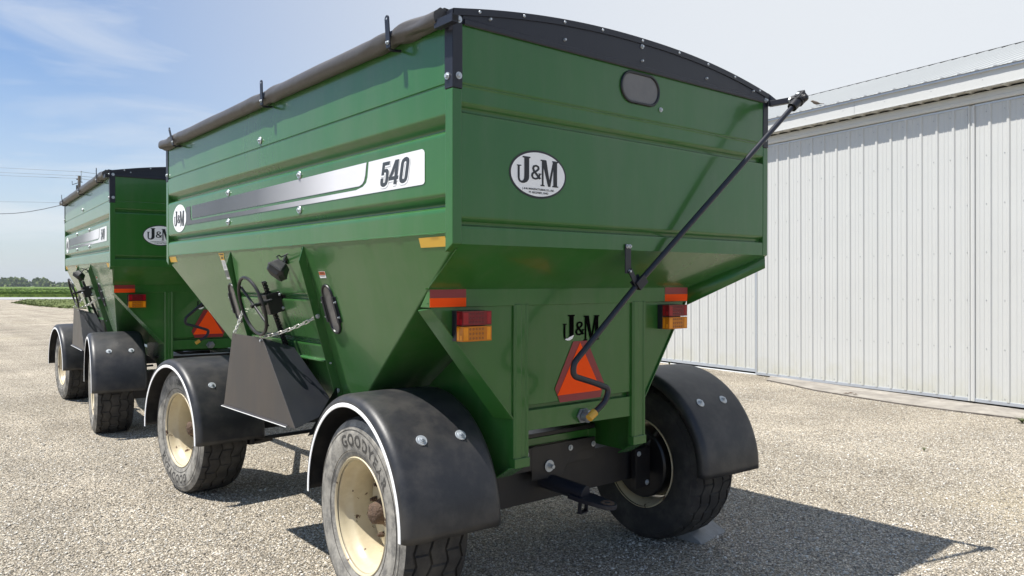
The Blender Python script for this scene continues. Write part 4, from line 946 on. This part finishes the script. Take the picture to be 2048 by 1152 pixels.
# ================================================================= SETTING
F = Vector((math.sin(R(39.51)), math.cos(R(39.51)), 0)); S = Vector((math.cos(R(39.51)), -math.sin(R(39.51)), 0))
CG = Vector((CAM.x, CAM.y, 0))
def gz(D): 
    d = max(0.0, D-14.0); return -0.0084*d*min(1, d/6.0)
def gp(D, lat_, h=0.0): p = CG+F*D+S*lat_; return (p.x, p.y, gz(D)+h)
def strip(name, Ds, lats, h, m, label=None, kind='structure', jit=0):
    mb = MB(); nl = len(lats)
    for D in Ds: mb.v += [gp(D, l_, h) for l_ in lats]
    for i in range(len(Ds)-1):
        for j in range(nl-1): mb.f.append((i*nl+j, i*nl+j+1, (i+1)*nl+j+1, (i+1)*nl+j)); mb.m.append(0)
    o = mb.build(name, m); tag(o, label, kind=kind); return o
Dn = [-60, -20, 0, 8, 14, 16, 18, 20, 26, 40, 60, 93]
strip('ground', Dn+[111, 200, 500, 1200, 3500], [-3500, -800, -200, -60, -20, 0, 20, 60, 200, 800, 3500], -0.05, GRASSG)
strip('gravel_yard', Dn, [-120, -60, -30, -10, 0, 10, 30, 60], 0.0, GRAVEL)
def stones():
    import numpy as np
    rg_ = np.random.default_rng(4); P = []
    for D0, D1, dens in ((3.0, 6.0, 2300), (6.0, 9.0, 1300), (9.0, 13.0, 450)):
        area = 0.5*(D1+D0)*1.42*(D1-D0); n = int(area*dens); D = np.sqrt(rg_.uniform(D0*D0, D1*D1, n)); la = rg_.uniform(-0.71, 0.71, n)*D
        P.append(np.stack([CG.x+F.x*D+S.x*la, CG.y+F.y*D+S.y*la, np.full(n, 0.001)], 1))
    P = np.concatenate(P); n = len(P)
    base = np.array([(1,0,0),(0,1,0),(-1,0,0),(0,-1,0),(0,0,1),(0,0,-0.6)], float); fc = np.array([(0,1,4),(1,2,4),(2,3,4),(3,0,4),(1,0,5),(2,1,5),(3,2,5),(0,3,5)])
    r = rg_.lognormal(math.log(0.0054), 0.40, n).clip(0.0025, 0.015)
    V = base[None]*rg_.uniform(0.65, 1.35, (n, 6, 1)); V[:, :, 2] *= 0.75
    V += rg_.uniform(-0.25, 0.25, (n, 6, 3)); a_ = rg_.uniform(0, 2*PI, n); c, s_ = np.cos(a_)[:, None], np.sin(a_)[:, None]
    V = np.stack([V[:, :, 0]*c-V[:, :, 1]*s_, V[:, :, 0]*s_+V[:, :, 1]*c, V[:, :, 2]], 2)*r[:, None, None]+P[:, None, :]
    FA = (fc[None]+6*np.arange(n)[:, None, None]).reshape(-1)
    me = bpy.data.meshes.new('loose_stones'); me.vertices.add(n*6); me.vertices.foreach_set('co', V.reshape(-1)); me.loops.add(len(FA)); me.loops.foreach_set('vertex_index', FA.astype(np.int32))
    me.polygons.add(n*8); me.polygons.foreach_set('loop_start', np.arange(0, n*24, 3, dtype=np.int32)); me.update(calc_edges=True); me.validate()
    m = bpy.data.materials.new('loose_stone'); m.use_nodes = True; t = m.node_tree; b = t.nodes['Principled BSDF']; b.inputs['Roughness'].default_value = 0.9; b.inputs['Specular IOR Level'].default_value = 0.25
    g = N(t, 'ShaderNodeNewGeometry'); rr = N(t, 'ShaderNodeValToRGB'); e = rr.color_ramp.elements; e[0].color = (0.18, 0.16, 0.135, 1); e[1].color = (0.84, 0.81, 0.74, 1)
    for p, c3 in ((0.2, (0.33, 0.30, 0.252)), (0.55, (0.46, 0.425, 0.36)), (0.85, (0.60, 0.56, 0.49))): x = e.new(p); x.color = (*c3, 1)
    t.links.new(g.outputs['Random Per Island'], rr.inputs[0]); t.links.new(rr.outputs[0], b.inputs['Base Color'])
    me.materials.append(m); o = bpy.data.objects.new('loose_stones', me); col.objects.link(o); tag(o, 'loose pale limestone chips scattered over the gravel yard', kind='stuff')
stones()
strip('road', [91.5, 100, 111], [-1500, -100, 0, 100, 1500], 0.03, ROADM)
# verge: a grass wedge that runs to the right from a point, with an uneven edge
mb = MB(); edge_pts = [(74, -47.5), (69, -43.5), (63, -38.6), (56.6, -32.5), (52, -24), (50, -10), (49, 10), (49, 60)]
N_ = 160; low_ = []
for i in range(N_+1):
    t = i/N_*(len(edge_pts)-1); k_ = min(int(t), len(edge_pts)-2); f_ = t-k_
    D = edge_pts[k_][0]*(1-f_)+edge_pts[k_+1][0]*f_; l_ = edge_pts[k_][1]*(1-f_)+edge_pts[k_+1][1]*f_
    low_.append((D+0.5*pnoise(Vector((i*0.35, 0, 0))), l_))
hi_ = [(92.6, -58.2+(l_+47.5)*(118.2/107.5)) for D, l_ in low_]
rowsN = 10
for i in range(N_+1):
    for r_ in range(rowsN+1):
        t = r_/rowsN; D = low_[i][0]*(1-t)+hi_[i][0]*t; l_ = low_[i][1]*(1-t)+hi_[i][1]*t
        mb.v.append(gp(D, l_, 0.02+0.06*(1 if 0 < r_ else 0)*(0.6+0.8*random.random())))
for i in range(N_):
    for r_ in range(rowsN): mb.f.append((i*(rowsN+1)+r_, (i+1)*(rowsN+1)+r_, (i+1)*(rowsN+1)+r_+1, i*(rowsN+1)+r_+1)); mb.m.append(0)
tag(mb.build('grass_verge', GRASSG), kind='structure')
# tufts on the verge and along its edge
mb = MB(); rnd = random.Random(3)
for k_ in range(9000):
    i = rnd.randrange(N_); t = rnd.random()**1.3; D = low_[i][0]*(1-t)+hi_[i][0]*t+rnd.uniform(-0.4, 0.2); l_ = low_[i][1]*(1-t)+hi_[i][1]*t+rnd.uniform(-0.3, 0.3)
    h = rnd.uniform(0.04, 0.13); p = Vector(gp(D, l_, 0.02)); a = rnd.random()*PI; d_ = Vector((math.cos(a), math.sin(a), 0))*rnd.uniform(0.06, 0.16)
    mb.add([p-d_, p+d_, p+d_*0.2+Vector((rnd.uniform(-.08,.08), rnd.uniform(-.08,.08), h))], [(0,1,2)])
tag(mb.build('verge_grass', GRASSG), 'short green grass growing on the wedge of verge beside the road', kind='stuff')
# crop field beyond the road
mb = MB(); lats = [-1500+20*i for i in range(151)]; Ds = [111, 111.3, 115, 122, 132, 145, 165, 195, 240, 300, 400, 560, 760, 1100, 2000]
for a_i, D in enumerate(Ds):
    for l_ in lats: mb.v.append(gp(D, l_, 0.0 if a_i == 0 else 0.45+0.25*pnoise(Vector((l_*0.05, D*0.05, 0)))+0.0003*(D-111)))
nl = len(lats)
for i in range(len(Ds)-1):
    for j in range(nl-1): mb.f.append((i*nl+j, i*nl+j+1, (i+1)*nl+j+1, (i+1)*nl+j)); mb.m.append(0)
tag(mb.build('crop_field', CROP), kind='structure')
mb = MB(); rnd = random.Random(5)
for k_ in range(26000):
    D = 111.2+rnd.random()**2.6*520; l_ = -0.62*D*rnd.uniform(0.80, 1.35); p = Vector(gp(D, l_, 0.42)); h = rnd.uniform(0.04, 0.20); a = rnd.random()*PI
    d_ = Vector((math.cos(a), math.sin(a), 0))*rnd.uniform(0.12, 0.4)*(1+D/150)
    mb.add([p-d_, p+d_, p+d_*rnd.uniform(-1,1)+Vector((0,0,h))], [(0,1,2)])
tag(mb.build('crop_plants', CROP), 'low green crop plants covering the field beyond the road', kind='stuff')
# far wood
mb = MB(); rnd = random.Random(11); l_ = -1150
while l_ < -508:
    D = 900+rnd.uniform(-18, 30); tail = min(1, max(0.28, (-505-l_)/55)); h = rnd.uniform(9.6, 11.8)*tail; r_ = rnd.uniform(4.0, 7.0)*(0.6+0.4*tail)
    base = Vector(gp(D, l_, -0.5))
    for q_ in range(52):
        a = rnd.random()*2*PI; e_ = rnd.random(); rr = r_*math.sqrt(rnd.random())*(0.55+0.6*math.sin(PI*min(1, e_*0.9+0.1)))
        c = base+Vector((math.cos(a)*rr, math.sin(a)*rr, h*(0.06+0.90*e_)))
        s_ = rnd.uniform(1.2, 2.3)
        n_ = Vector((rnd.gauss(0,1), rnd.gauss(0,1), rnd.gauss(0,1))).normalized(); u_ = n_.orthogonal().normalized(); w__ = n_.cross(u_)
        for rep in range(2):
            off = Vector((rnd.uniform(-1,1), rnd.uniform(-1,1), rnd.uniform(-1,1)))*s_*0.6
            k0 = rnd.random()*6
            mb.add([c+off+(u_*math.cos(k0+t)+w__*math.sin(k0+t))*s_*rnd.uniform(0.7,1.2) for t in (0, 1.2, 2.5, 3.7, 5.0)], [(0,1,2,3,4)])
            u_, w__ = w__, n_
    mb.cyl(base, base+Vector((0,0,h*0.5)), 0.3, 0.2, 5, 1)
    l_ += rnd.uniform(2.6, 4.2)
tag(mb.build('woodland', [TREEM, POLEW]), 'far band of leafy trees along the horizon at the left edge', kind='stuff')

# utility pole, wires
pd = 78.0; pl_ = (159.5-1024)/1545.68*pd; pb = Vector(gp(pd, pl_, 0)); pz = 1.7653+(560.3-353)/1545.68*pd
pole = empty('utility_pole', pb); PH = pz-pb.z
mb = MB(); mb.cyl((0,0,0), (0,0,PH), 0.17, 0.13, 14); mb.build('pole_shaft', POLEW, pole)
lu_ = S.copy()
mb = MB(); mb.cyl(lu_*0.20+Vector((0,0,PH-0.5)), lu_*0.20+Vector((0,0,PH+0.35)), 0.04, 0.03, 8); mb.sphere(tuple(lu_*0.20+Vector((0,0,PH+0.42))), 0.09, 8); mb.build('top_insulator', GALV, pole)
mb = MB(); mb.cyl(-lu_*0.22+Vector((0,0,PH-2.1)), -lu_*0.22+Vector((0,0,PH-0.95)), 0.10, 0.10, 10); mb.sphere(tuple(-lu_*0.22+Vector((0,0,PH-0.35))), 0.08, 8); mb.tube([-lu_*0.10+Vector((0,0,PH-0.7)), -lu_*0.7+Vector((0,0,PH-0.9)), -lu_*0.72+Vector((0,0,PH-0.55))], 0.035, 6)
mb.tube([lu_*0.12+Vector((0,0,PH-1.1)), lu_*0.35+Vector((0,0,PH-1.15)), lu_*0.45+Vector((0,0,PH-1.7)), lu_*0.72+Vector((0,0,PH-1.3)), lu_*0.74+Vector((0,0,PH-1.0))], 0.035, 6); mb.tube([-lu_*0.15+Vector((0,0,PH-0.55)), lu_*0.3+Vector((0,0,PH-0.65))], 0.05, 6)
mb.build('pole_hardware', BLACKS, pole)
tag(pole, 'grey wooden utility pole with insulators rising behind the far wagon roof edge', 'utility pole')
def wire(pxs, Dist, r, label):
    """pxs: (lateral ratio, height) samples"""
    mb = MB(); pts = []
    for D, la, z in pxs: pts.append(Vector((CG+F*D+S*la).to_tuple()[:2]+(z,)))
    mb.tube(pts, r, 5); return mb
def wy(yim, D): return 1.7653+(560.3-yim)/1545.68*D
def wl(xim, D): return (xim-1024)/1545.68*D
wires = [('thin power line meeting the top insulator of the utility pole', [(105, -60, 334), (92, 40, 339), (78, 163, 345), (90, 200, 350), (110, 300, 372)]),
         ('middle power line reaching the side insulator of the utility pole', [(105, -60, 344), (92, 40, 348), (78, 154, 353), (90, 195, 357), (110, 300, 376)]),
         ('lowest power line of the three tied to the utility pole', [(105, -60, 350), (92, 40, 354), (78, 160, 358.5), (90, 200, 364), (110, 300, 382)]),
         ('lone power line crossing low in the sky left of the far wagon', [(120, -80, 404), (110, 0, 405), (105, 60, 405.5), (100, 130, 407), (100, 200, 409)])]
for lab, pts in wires:
    mb = MB(); P = [CG+F*D+S*wl(x, D)+Vector((0,0,wy(y, D))) for D, x, y in pts]; mb.tube(P, 0.022, 5); tag(mb.build('power_line', WIREM), lab, 'power line', 'power lines in the left sky')
mb = MB(); P = [CG+F*D+S*wl(x, D)+Vector((0,0,wy(y, D))) for D, x, y in [(60, -120, 421), (60, -40, 428), (60, 0, 429), (60, 30, 428), (60, 60, 424.5), (60, 90, 419), (60, 125, 411), (60, 170, 396)]]; mb.tube(P, 0.032, 6)
tag(mb.build('service_cable', WIREM), 'thicker sagging dark cable left of the far wagon', 'cable')

# ---------------------------------------------------------------- barn
BO = Vector((10.690, 5.409, 0.0)); d3 = Vector((0.15209, 0.98834, -0.00775)).normalized(); n3 = Vector((-0.98837, 0.15210, 0)).normalized(); up3 = d3.cross(n3); up3 = up3 if up3.z > 0 else -up3
# barn pieces are written as (distance along the wall away from the camera, inwards, up); BM turns that into the barn's right-handed axes
class BM(MB):
    def build(s, *a, **k):
        s.v = [(-p[0], p[1], p[2]) for p in s.v]; s.f = [f[::-1] for f in s.f]; return MB.build(s, *a, **k)
M3 = Matrix((-d3, -n3, up3)).transposed()
barn = empty('pole_barn', BO, M3.to_euler())
tag(barn, 'long white ribbed metal barn with sliding doors and shallow metal roof', 'barn')
def ribbed(s0, s1, z0, z1, y, sp=0.2434, ph=0.0, screws=True, m=0):
    """vertical ribbed steel; s0<s1; outward is -y"""
    mb = BM(); prof = []
    k0 = math.floor((s0-ph)/sp)-1; k1 = math.ceil((s1-ph)/sp)+1
    for k_ in range(k0, k1+1):
        c = ph+k_*sp
        for ds_, dy in ((-0.034,0),(-0.020,-0.019),(0.010,-0.019),(0.024,0),(0.070,0),(0.074,-0.004),(0.084,-0.004),(0.088,0),(0.130,0),(0.134,-0.004),(0.144,-0.004),(0.148,0)): prof.append((c+ds_, dy))
    prof = [(s, dy) for s, dy in prof if s0 <= s <= s1]; prof = [(s0, 0)]+prof+[(s1, 0)]
    n = len(prof)
    mb.add([(s, y+dy, z0) for s, dy in prof]+[(s, y+dy, z1) for s, dy in prof], [(i, i+1, i+1+n, i+n) for i in range(n-1)], 0)
    if screws:
        for k_ in range(k0, k1+1):
            c = ph+k_*sp+0.045
            if not (s0 < c < s1): continue
            for z in (0.10, 0.777, 1.458, 2.135, 2.81, 3.49, 4.10):
                if z0 < z < z1-0.02: mb.cyl((c, y, z), (c, y-0.006, z), 0.0075, 0.006, 6, 1, True)
    return mb
PH_ = -0.246
mb = ribbed(-3.86, -0.012, 0.06, 4.20, 0.0, ph=PH_)
dr1 = mb.build('sliding_door', [BARNP, SCREW], barn, ang=20)
mb = BM(); mb.box((-3.90, -0.012, 0.015), (0.0, 0.04, 0.062)); mb.build('door_edge_trim', GALV, dr1, bevel=0.002); mb = BM(); mb.box((-3.90, -0.014, 4.196), (0.0, 0.04, 4.226)); mb.box((-0.020, -0.016, 0.02), (0.012, 0.05, 4.22)); mb.build('door_edge_trim', GALV, dr1, bevel=0.002)
mb = ribbed(-9.0, -3.966, 0.06, 4.20, 0.0, ph=PH_-0.02)
dr2 = mb.build('sliding_door', [BARNP, SCREW], barn, ang=20)
mb = BM(); mb.box((-9.0, -0.012, 0.015), (-3.965, 0.04, 0.062)); mb.build('door_edge_trim', GALV, dr2, bevel=0.002); mb = BM(); mb.box((-9.0, -0.014, 4.196), (-3.965, 0.04, 4.226)); mb.build('door_edge_trim', GALV, dr2, bevel=0.002)
mb = BM(); mb.prism([(-3.965,0.0,0.02),(-3.965,-0.022,0.02),(-3.940,-0.030,0.02),(-3.930,-0.012,0.02),(-3.905,-0.012,0.02),(-3.900,-0.030,0.02),(-3.875,-0.022,0.02),(-3.865,0.0,0.02)], (0,0,4.20)); mb.build('door_post_trim', BARNW, barn)
# recessed wall beyond the doors
mb = ribbed(0.014, 22.0, 0.10, 4.24, 0.10, ph=PH_+0.13); mb.build('wall_panel', [BARNP, SCREW], barn, ang=20)
mb = BM(); mb.box((0.0, 0.085, 0.045), (22.0, 0.14, 0.105), 0); mb.build('base_trim', GALV, barn, bevel=0.003)
mb = BM(); mb.box((0.0, 0.12, -0.3), (22.0, 0.5, 0.05), 0); mb.build('wall_gap', DARKG, barn)
mb = BM(); mb.box((0.012, 0.02, -0.3), (22.0, 0.119, 0.012), 0); mb.build('foundation', STONE, barn, bevel=0.004)
# track cover over the doors
mb = BM(); tp = [(0.03,4.232),(-0.055,4.236),(-0.062,4.250),(-0.060,4.285),(-0.054,4.290),(-0.054,4.335),(-0.040,4.372),(0.0,4.386),(0.03,4.386)]
mb.prism([(-9.0, y, z) for y, z in tp], (31.0, 0, 0)); mb.build('track_cover', GALV if False else BARNW, barn, ang=30)
mb = BM(); mb.box((-9.0, 0.0, 4.3875), (22.0, 0.018, 4.403), 0); mb.build('shade_strip', DARKG, barn)  # solid near-black strip standing in for the shadow line under the soffit
# soffit ribs, fascia, roof
mb = BM(); s_ = -9.0; prof = []
while s_ < 22: prof += [(s_, 0), (s_+0.17, 0), (s_+0.185, -0.018), (s_+0.215, -0.018), (s_+0.23, 0)]; s_ += 0.2434
n = len(prof); mb.add([(s, -0.205, 4.404+dz) for s, dz in prof]+[(s, 0.02, 4.404+dz) for s, dz in prof], [(i, i+1, i+1+n, i+n) for i in range(n-1)]); mb.build('soffit', BARNW, barn, ang=20)
mb = BM(); fp = [(-0.19,4.398),(-0.214,4.398),(-0.214,4.535),(-0.214,4.610),(-0.19,4.612)]
mb.prism([(-9.0, y, z) for y, z in fp], (31.0,0,0)); mb.box((-9.0,-0.222,4.394),(22,-0.19,4.404))
for s_ in (-2.195, 0.9, -5.3): mb.box((s_-0.002,-0.2165,4.40),(s_+0.002,-0.213,4.61),1)
for k_ in range(-12, 28):
    s_ = k_*0.73+0.2; mb.cyl((s_,-0.214,4.50),(s_,-0.2175,4.50),0.006,0.005,6,1); mb.cyl((s_+0.02,-0.214,4.585),(s_+0.02,-0.2175,4.585),0.005,0.004,6,1)
mb.build('fascia', [BARNW, SCREW], barn, ang=30)
mb = BM(); mb.prism([(-9.0,-0.214,4.612),(-9.0,-0.240,4.600),(-9.0,-0.246,4.604),(-9.0,-0.246,4.634),(-9.0,-0.19,4.646)], (31.0,0,0)); mb.build('eave_trim', GALV, barn, ang=30)
mb = BM(); prof = []; k_ = -37
while True:
    c = -4.604-0.004+ (k_)*0.2434
    k_ += 1
    if c < -9: continue
    if c > 22: break
    for ds_, dz in ((-0.034,0),(-0.020,0.019),(0.014,0.019),(0.028,0),(0.072,0),(0.076,0.004),(0.086,0.004),(0.090,0),(0.130,0),(0.134,0.004),(0.144,0.004),(0.148,0)): prof.append((c+ds_, dz))
n = len(prof); ya, za, yb_, zb_ = -0.262, 4.636, 4.9, 4.636+5.16*0.3335
mb.add([(s, ya, za+dz) for s, dz in prof]+[(s, yb_, zb_+dz) for s, dz in prof], [(i+1, i, i+n, i+1+n)[::-1] for i in range(n-1)])
mb.add([(s, ya, za+dz) for s, dz in prof]+[(s, ya+0.004, za-0.006) for s, dz in prof], [(i, i+1, i+1+n, i+n) for i in range(n-1)], 1)
for i in range(0, n, 12):
    s, dz = prof[i]
    for q_ in range(9):
        t = 0.03+q_*0.118; mb.cyl((s+0.045, ya+(yb_-ya)*t, za+(zb_-za)*t), (s+0.045, ya+(yb_-ya)*t-0.002, za+(zb_-za)*t+0.007), 0.009, 0.007, 6, 1)
    mb.prism([(s, ya-0.001, za), (s+0.014, ya-0.001, za+0.019), (s+0.048, ya-0.001, za+0.019), (s+0.062, ya-0.001, za)], (0, 0.02, 0.004), 1)
rfo = mb.build('roof', [mat('white_roof_steel', (0.40, 0.41, 0.40), 0.5, var=0.06, vscale=1.0, bump=0.004, bscale=1.2), SCREW], barn, ang=20)
mb = BM(); mb.box((-9, 4.9, 4.636), (22, 9.9, zb_-0.05)); 
mb = BM(); mb.prism([(-9.0, 4.70, zb_-0.055), (-9.0, 4.9, zb_-0.045), (-9.0, 5.1, zb_-0.055)], (31.0, 0, 0)); mb.build('ridge_cap', BARNW, barn)
mb = BM(); mb.box((-9, 4.66, zb_-0.10), (22, 4.695, zb_-0.052)); mb.build('ridge_closure', DARKG, barn)
mb = BM(); mb.add([(-9,4.9,zb_),(22,4.9,zb_),(22,10.1,4.64),(-9,10.1,4.64)], [(0,1,2,3)]); mb.add([(-9,0.05,-0.3),(-9,9.9,-0.3),(-9,9.9,4.6),(-9,4.9,zb_-0.02),(-9,0.05,4.6)], [(0,1,2,3,4)]); mb.add([(22,0.05,-0.3),(22,9.9,-0.3),(22,9.9,4.6),(22,4.9,zb_-0.02),(22,0.05,4.6)], [(4,3,2,1,0)]); mb.add([(-9,9.9,-0.3),(22,9.9,-0.3),(22,9.9,4.64),(-9,9.9,4.64)], [(0,1,2,3)])
mb.build('back_wall', BARNW, barn)

# apron at the barn doors
mb = MB(); ap = [(10.145,4.849),(9.92,4.30),(9.635,3.674),(9.42,2.85),(9.284,2.103),(9.25,1.4),(9.259,0.735),(9.3,-0.3),(9.4,-4.0)]
bp_ = [BO+d3*s for s in (-0.3,-0.9,-1.6,-2.5,-3.2,-4.0,-4.6,-5.6,-9.0)]
vs = [(x, y, 0.020) for x, y in ap]+[(p.x+0.05, p.y, 0.024) for p in bp_]+[(x-0.02, y, -0.01) for x, y in ap]
k_ = len(ap); mb.add(vs, [(i, i+1, i+1+k_, i+k_) for i in range(k_-1)]+[]); mb.add(vs, [(i+1, i, i+2*k_, i+1+2*k_) for i in range(k_-1)], 1)
tag(mb.build('door_apron', [APRON, CHKD]), kind='structure')
# small dark leaves and grit line by the apron edge, a few weeds
def weed(x, y, h, n, seed, label, spread=0.6):
    rnd = random.Random(seed); mb = MB()
    for i in range(n):
        a = rnd.random()*2*PI; l_ = h*rnd.uniform(0.5, 1.1); d_ = Vector((math.cos(a), math.sin(a), 0)); s_ = Vector((-d_.y, d_.x, 0))*h*0.05
        p1 = d_*l_*spread*0.4+Vector((0,0,l_*0.6)); p2 = d_*l_*spread+Vector((0,0,l_*0.85))
        mb.add([-s_, s_, p1+s_, p1-s_, p2], [(0,1,2,3), (3,2,4)])
    o = mb.build('weed', WEEDM, loc=(x, y, 0.0)); tag(o, label, 'weed', 'small weeds in the gravel'); return o
weed(6.398, 0.664, 0.06, 22, 1, 'small spiky weed alone in the sunlit gravel at the right')
weed(6.313, 2.699, 0.06, 14, 2, 'tiny weed in the gravel beyond the right rear fender', 0.4)
weed(10.75, 7.5, 0.10, 26, 3, 'green weed at the foot of the recessed barn wall')
weed(9.00, 0.58, 0.09, 60, 4, 'low clump of weed at the outer edge of the door apron', 1.2)
for x, y, s_, lab in ((9.55, 3.05, 0.06, 'brown scrap leaf lying on the apron left of the door joint'), (10.20, 1.95, 0.07, 'brown scrap leaf lying against the barn door bottom')):
    mb = MB(); rnd = random.Random(int(x*10))
    for i in range(4): 
        a = rnd.random()*PI; d_ = Vector((math.cos(a), math.sin(a), 0))*s_*rnd.uniform(0.6, 1.2); e_ = Vector((-d_.y, d_.x, 0))*0.4; c = Vector((rnd.uniform(-.06,.06), rnd.uniform(-.14,.14), 0.012))
        mb.add([c-d_, c-e_+Vector((0,0,0.015)), c+d_, c+e_+Vector((0,0,0.008))], [(0,1,2,3)])
    tag(mb.build('dead_leaf', RUST, loc=(x, y, 0.02)), lab, 'leaf', 'dead leaves by the barn door')
# worn block wedged under the right rear tyre
mb = MB(); mb.prism([(0,-0.12,0.0),(0.01,-0.09,0.022),(0.01,0.0,0.062),(0.0,0.06,0.060),(0.0,0.09,0.0)], (0.36, 0.03, -0.004))
CHK = mat('worn_grey_block', (0.25, 0.25, 0.24), 0.85, var=0.4, vscale=14, bump=0.006, bscale=25)
tag(mb.build('wheel_chock', CHK, bevel=0.006, loc=(2.285, 0.50, -0.004), rot=(0,0,R(4))), 'worn grey block lying under the right rear tyre of the nearer wagon', 'wheel chock')
# sparrow on the barn roof
bl = Vector((-1.416, -0.22, 0)); 
birdc = BO+d3*(-1.43)+n3*0.15+up3*4.688
mb = MB(); bd = (-S*0.92+F*0.1).normalized()
body = [bd*-0.070+Vector((0,0,0.000)), bd*-0.045+Vector((0,0,0.004)), bd*-0.01+Vector((0,0,0.012)), bd*0.03+Vector((0,0,0.026)), bd*0.05+Vector((0,0,0.040)), bd*0.062+Vector((0,0,0.046)), bd*0.078+Vector((0,0,0.046)), bd*0.090+Vector((0,0,0.043))]
mb.tube([Vector((0,0,0.045))+p for p in body], [0.006,0.016,0.026,0.026,0.019,0.019,0.012,0.002], 10)
mb.tube([Vector((0,0,0.046))+bd*-0.05, Vector((0,0,0.044))+bd*-0.13], [0.009, 0.004], 6)
mb.tube([Vector((0,0,0.028)), Vector((0,0,-0.005)), bd*0.012+Vector((0,0,-0.006))], 0.0028, 5); mb.tube([bd*-0.02+Vector((0,0,0.028)), bd*-0.03+Vector((0,0,-0.005)), bd*-0.02+Vector((0,0,-0.006))], 0.0028, 5)
bird = mb.build('sparrow', BIRDM, loc=birdc, ang=60); tag(bird, 'small brown bird standing near the eave of the barn roof', 'bird')
mb = MB(); mb.tube([Vector((0,0,0.062))+bd*0.02, Vector((0,0,0.050))+bd*-0.05], [0.016, 0.008], 6); mb.build('wing', INK, bird)

# thin summer haze: one closed box round the camera and everything outdoors
mb = MB(); mb.box((-2600, -900, -40), (3200, 3400, 34))
hz = mb.build('haze', bpy.data.materials.new('haze_air')); hm = hz.data.materials[0]; hm.use_nodes = True; ht = hm.node_tree; ht.nodes.clear()
ho = N(ht, 'ShaderNodeOutputMaterial'); hv = N(ht, 'ShaderNodeVolumePrincipled'); hv.inputs['Density'].default_value = 0.00013; hv.inputs['Color'].default_value = (0.86, 0.92, 1.0, 1); hv.inputs['Anisotropy'].default_value = 0.3
ht.links.new(hv.outputs[0], ho.inputs['Volume']); tag(hz, 'thin pale haze hanging over the fields', kind='stuff')
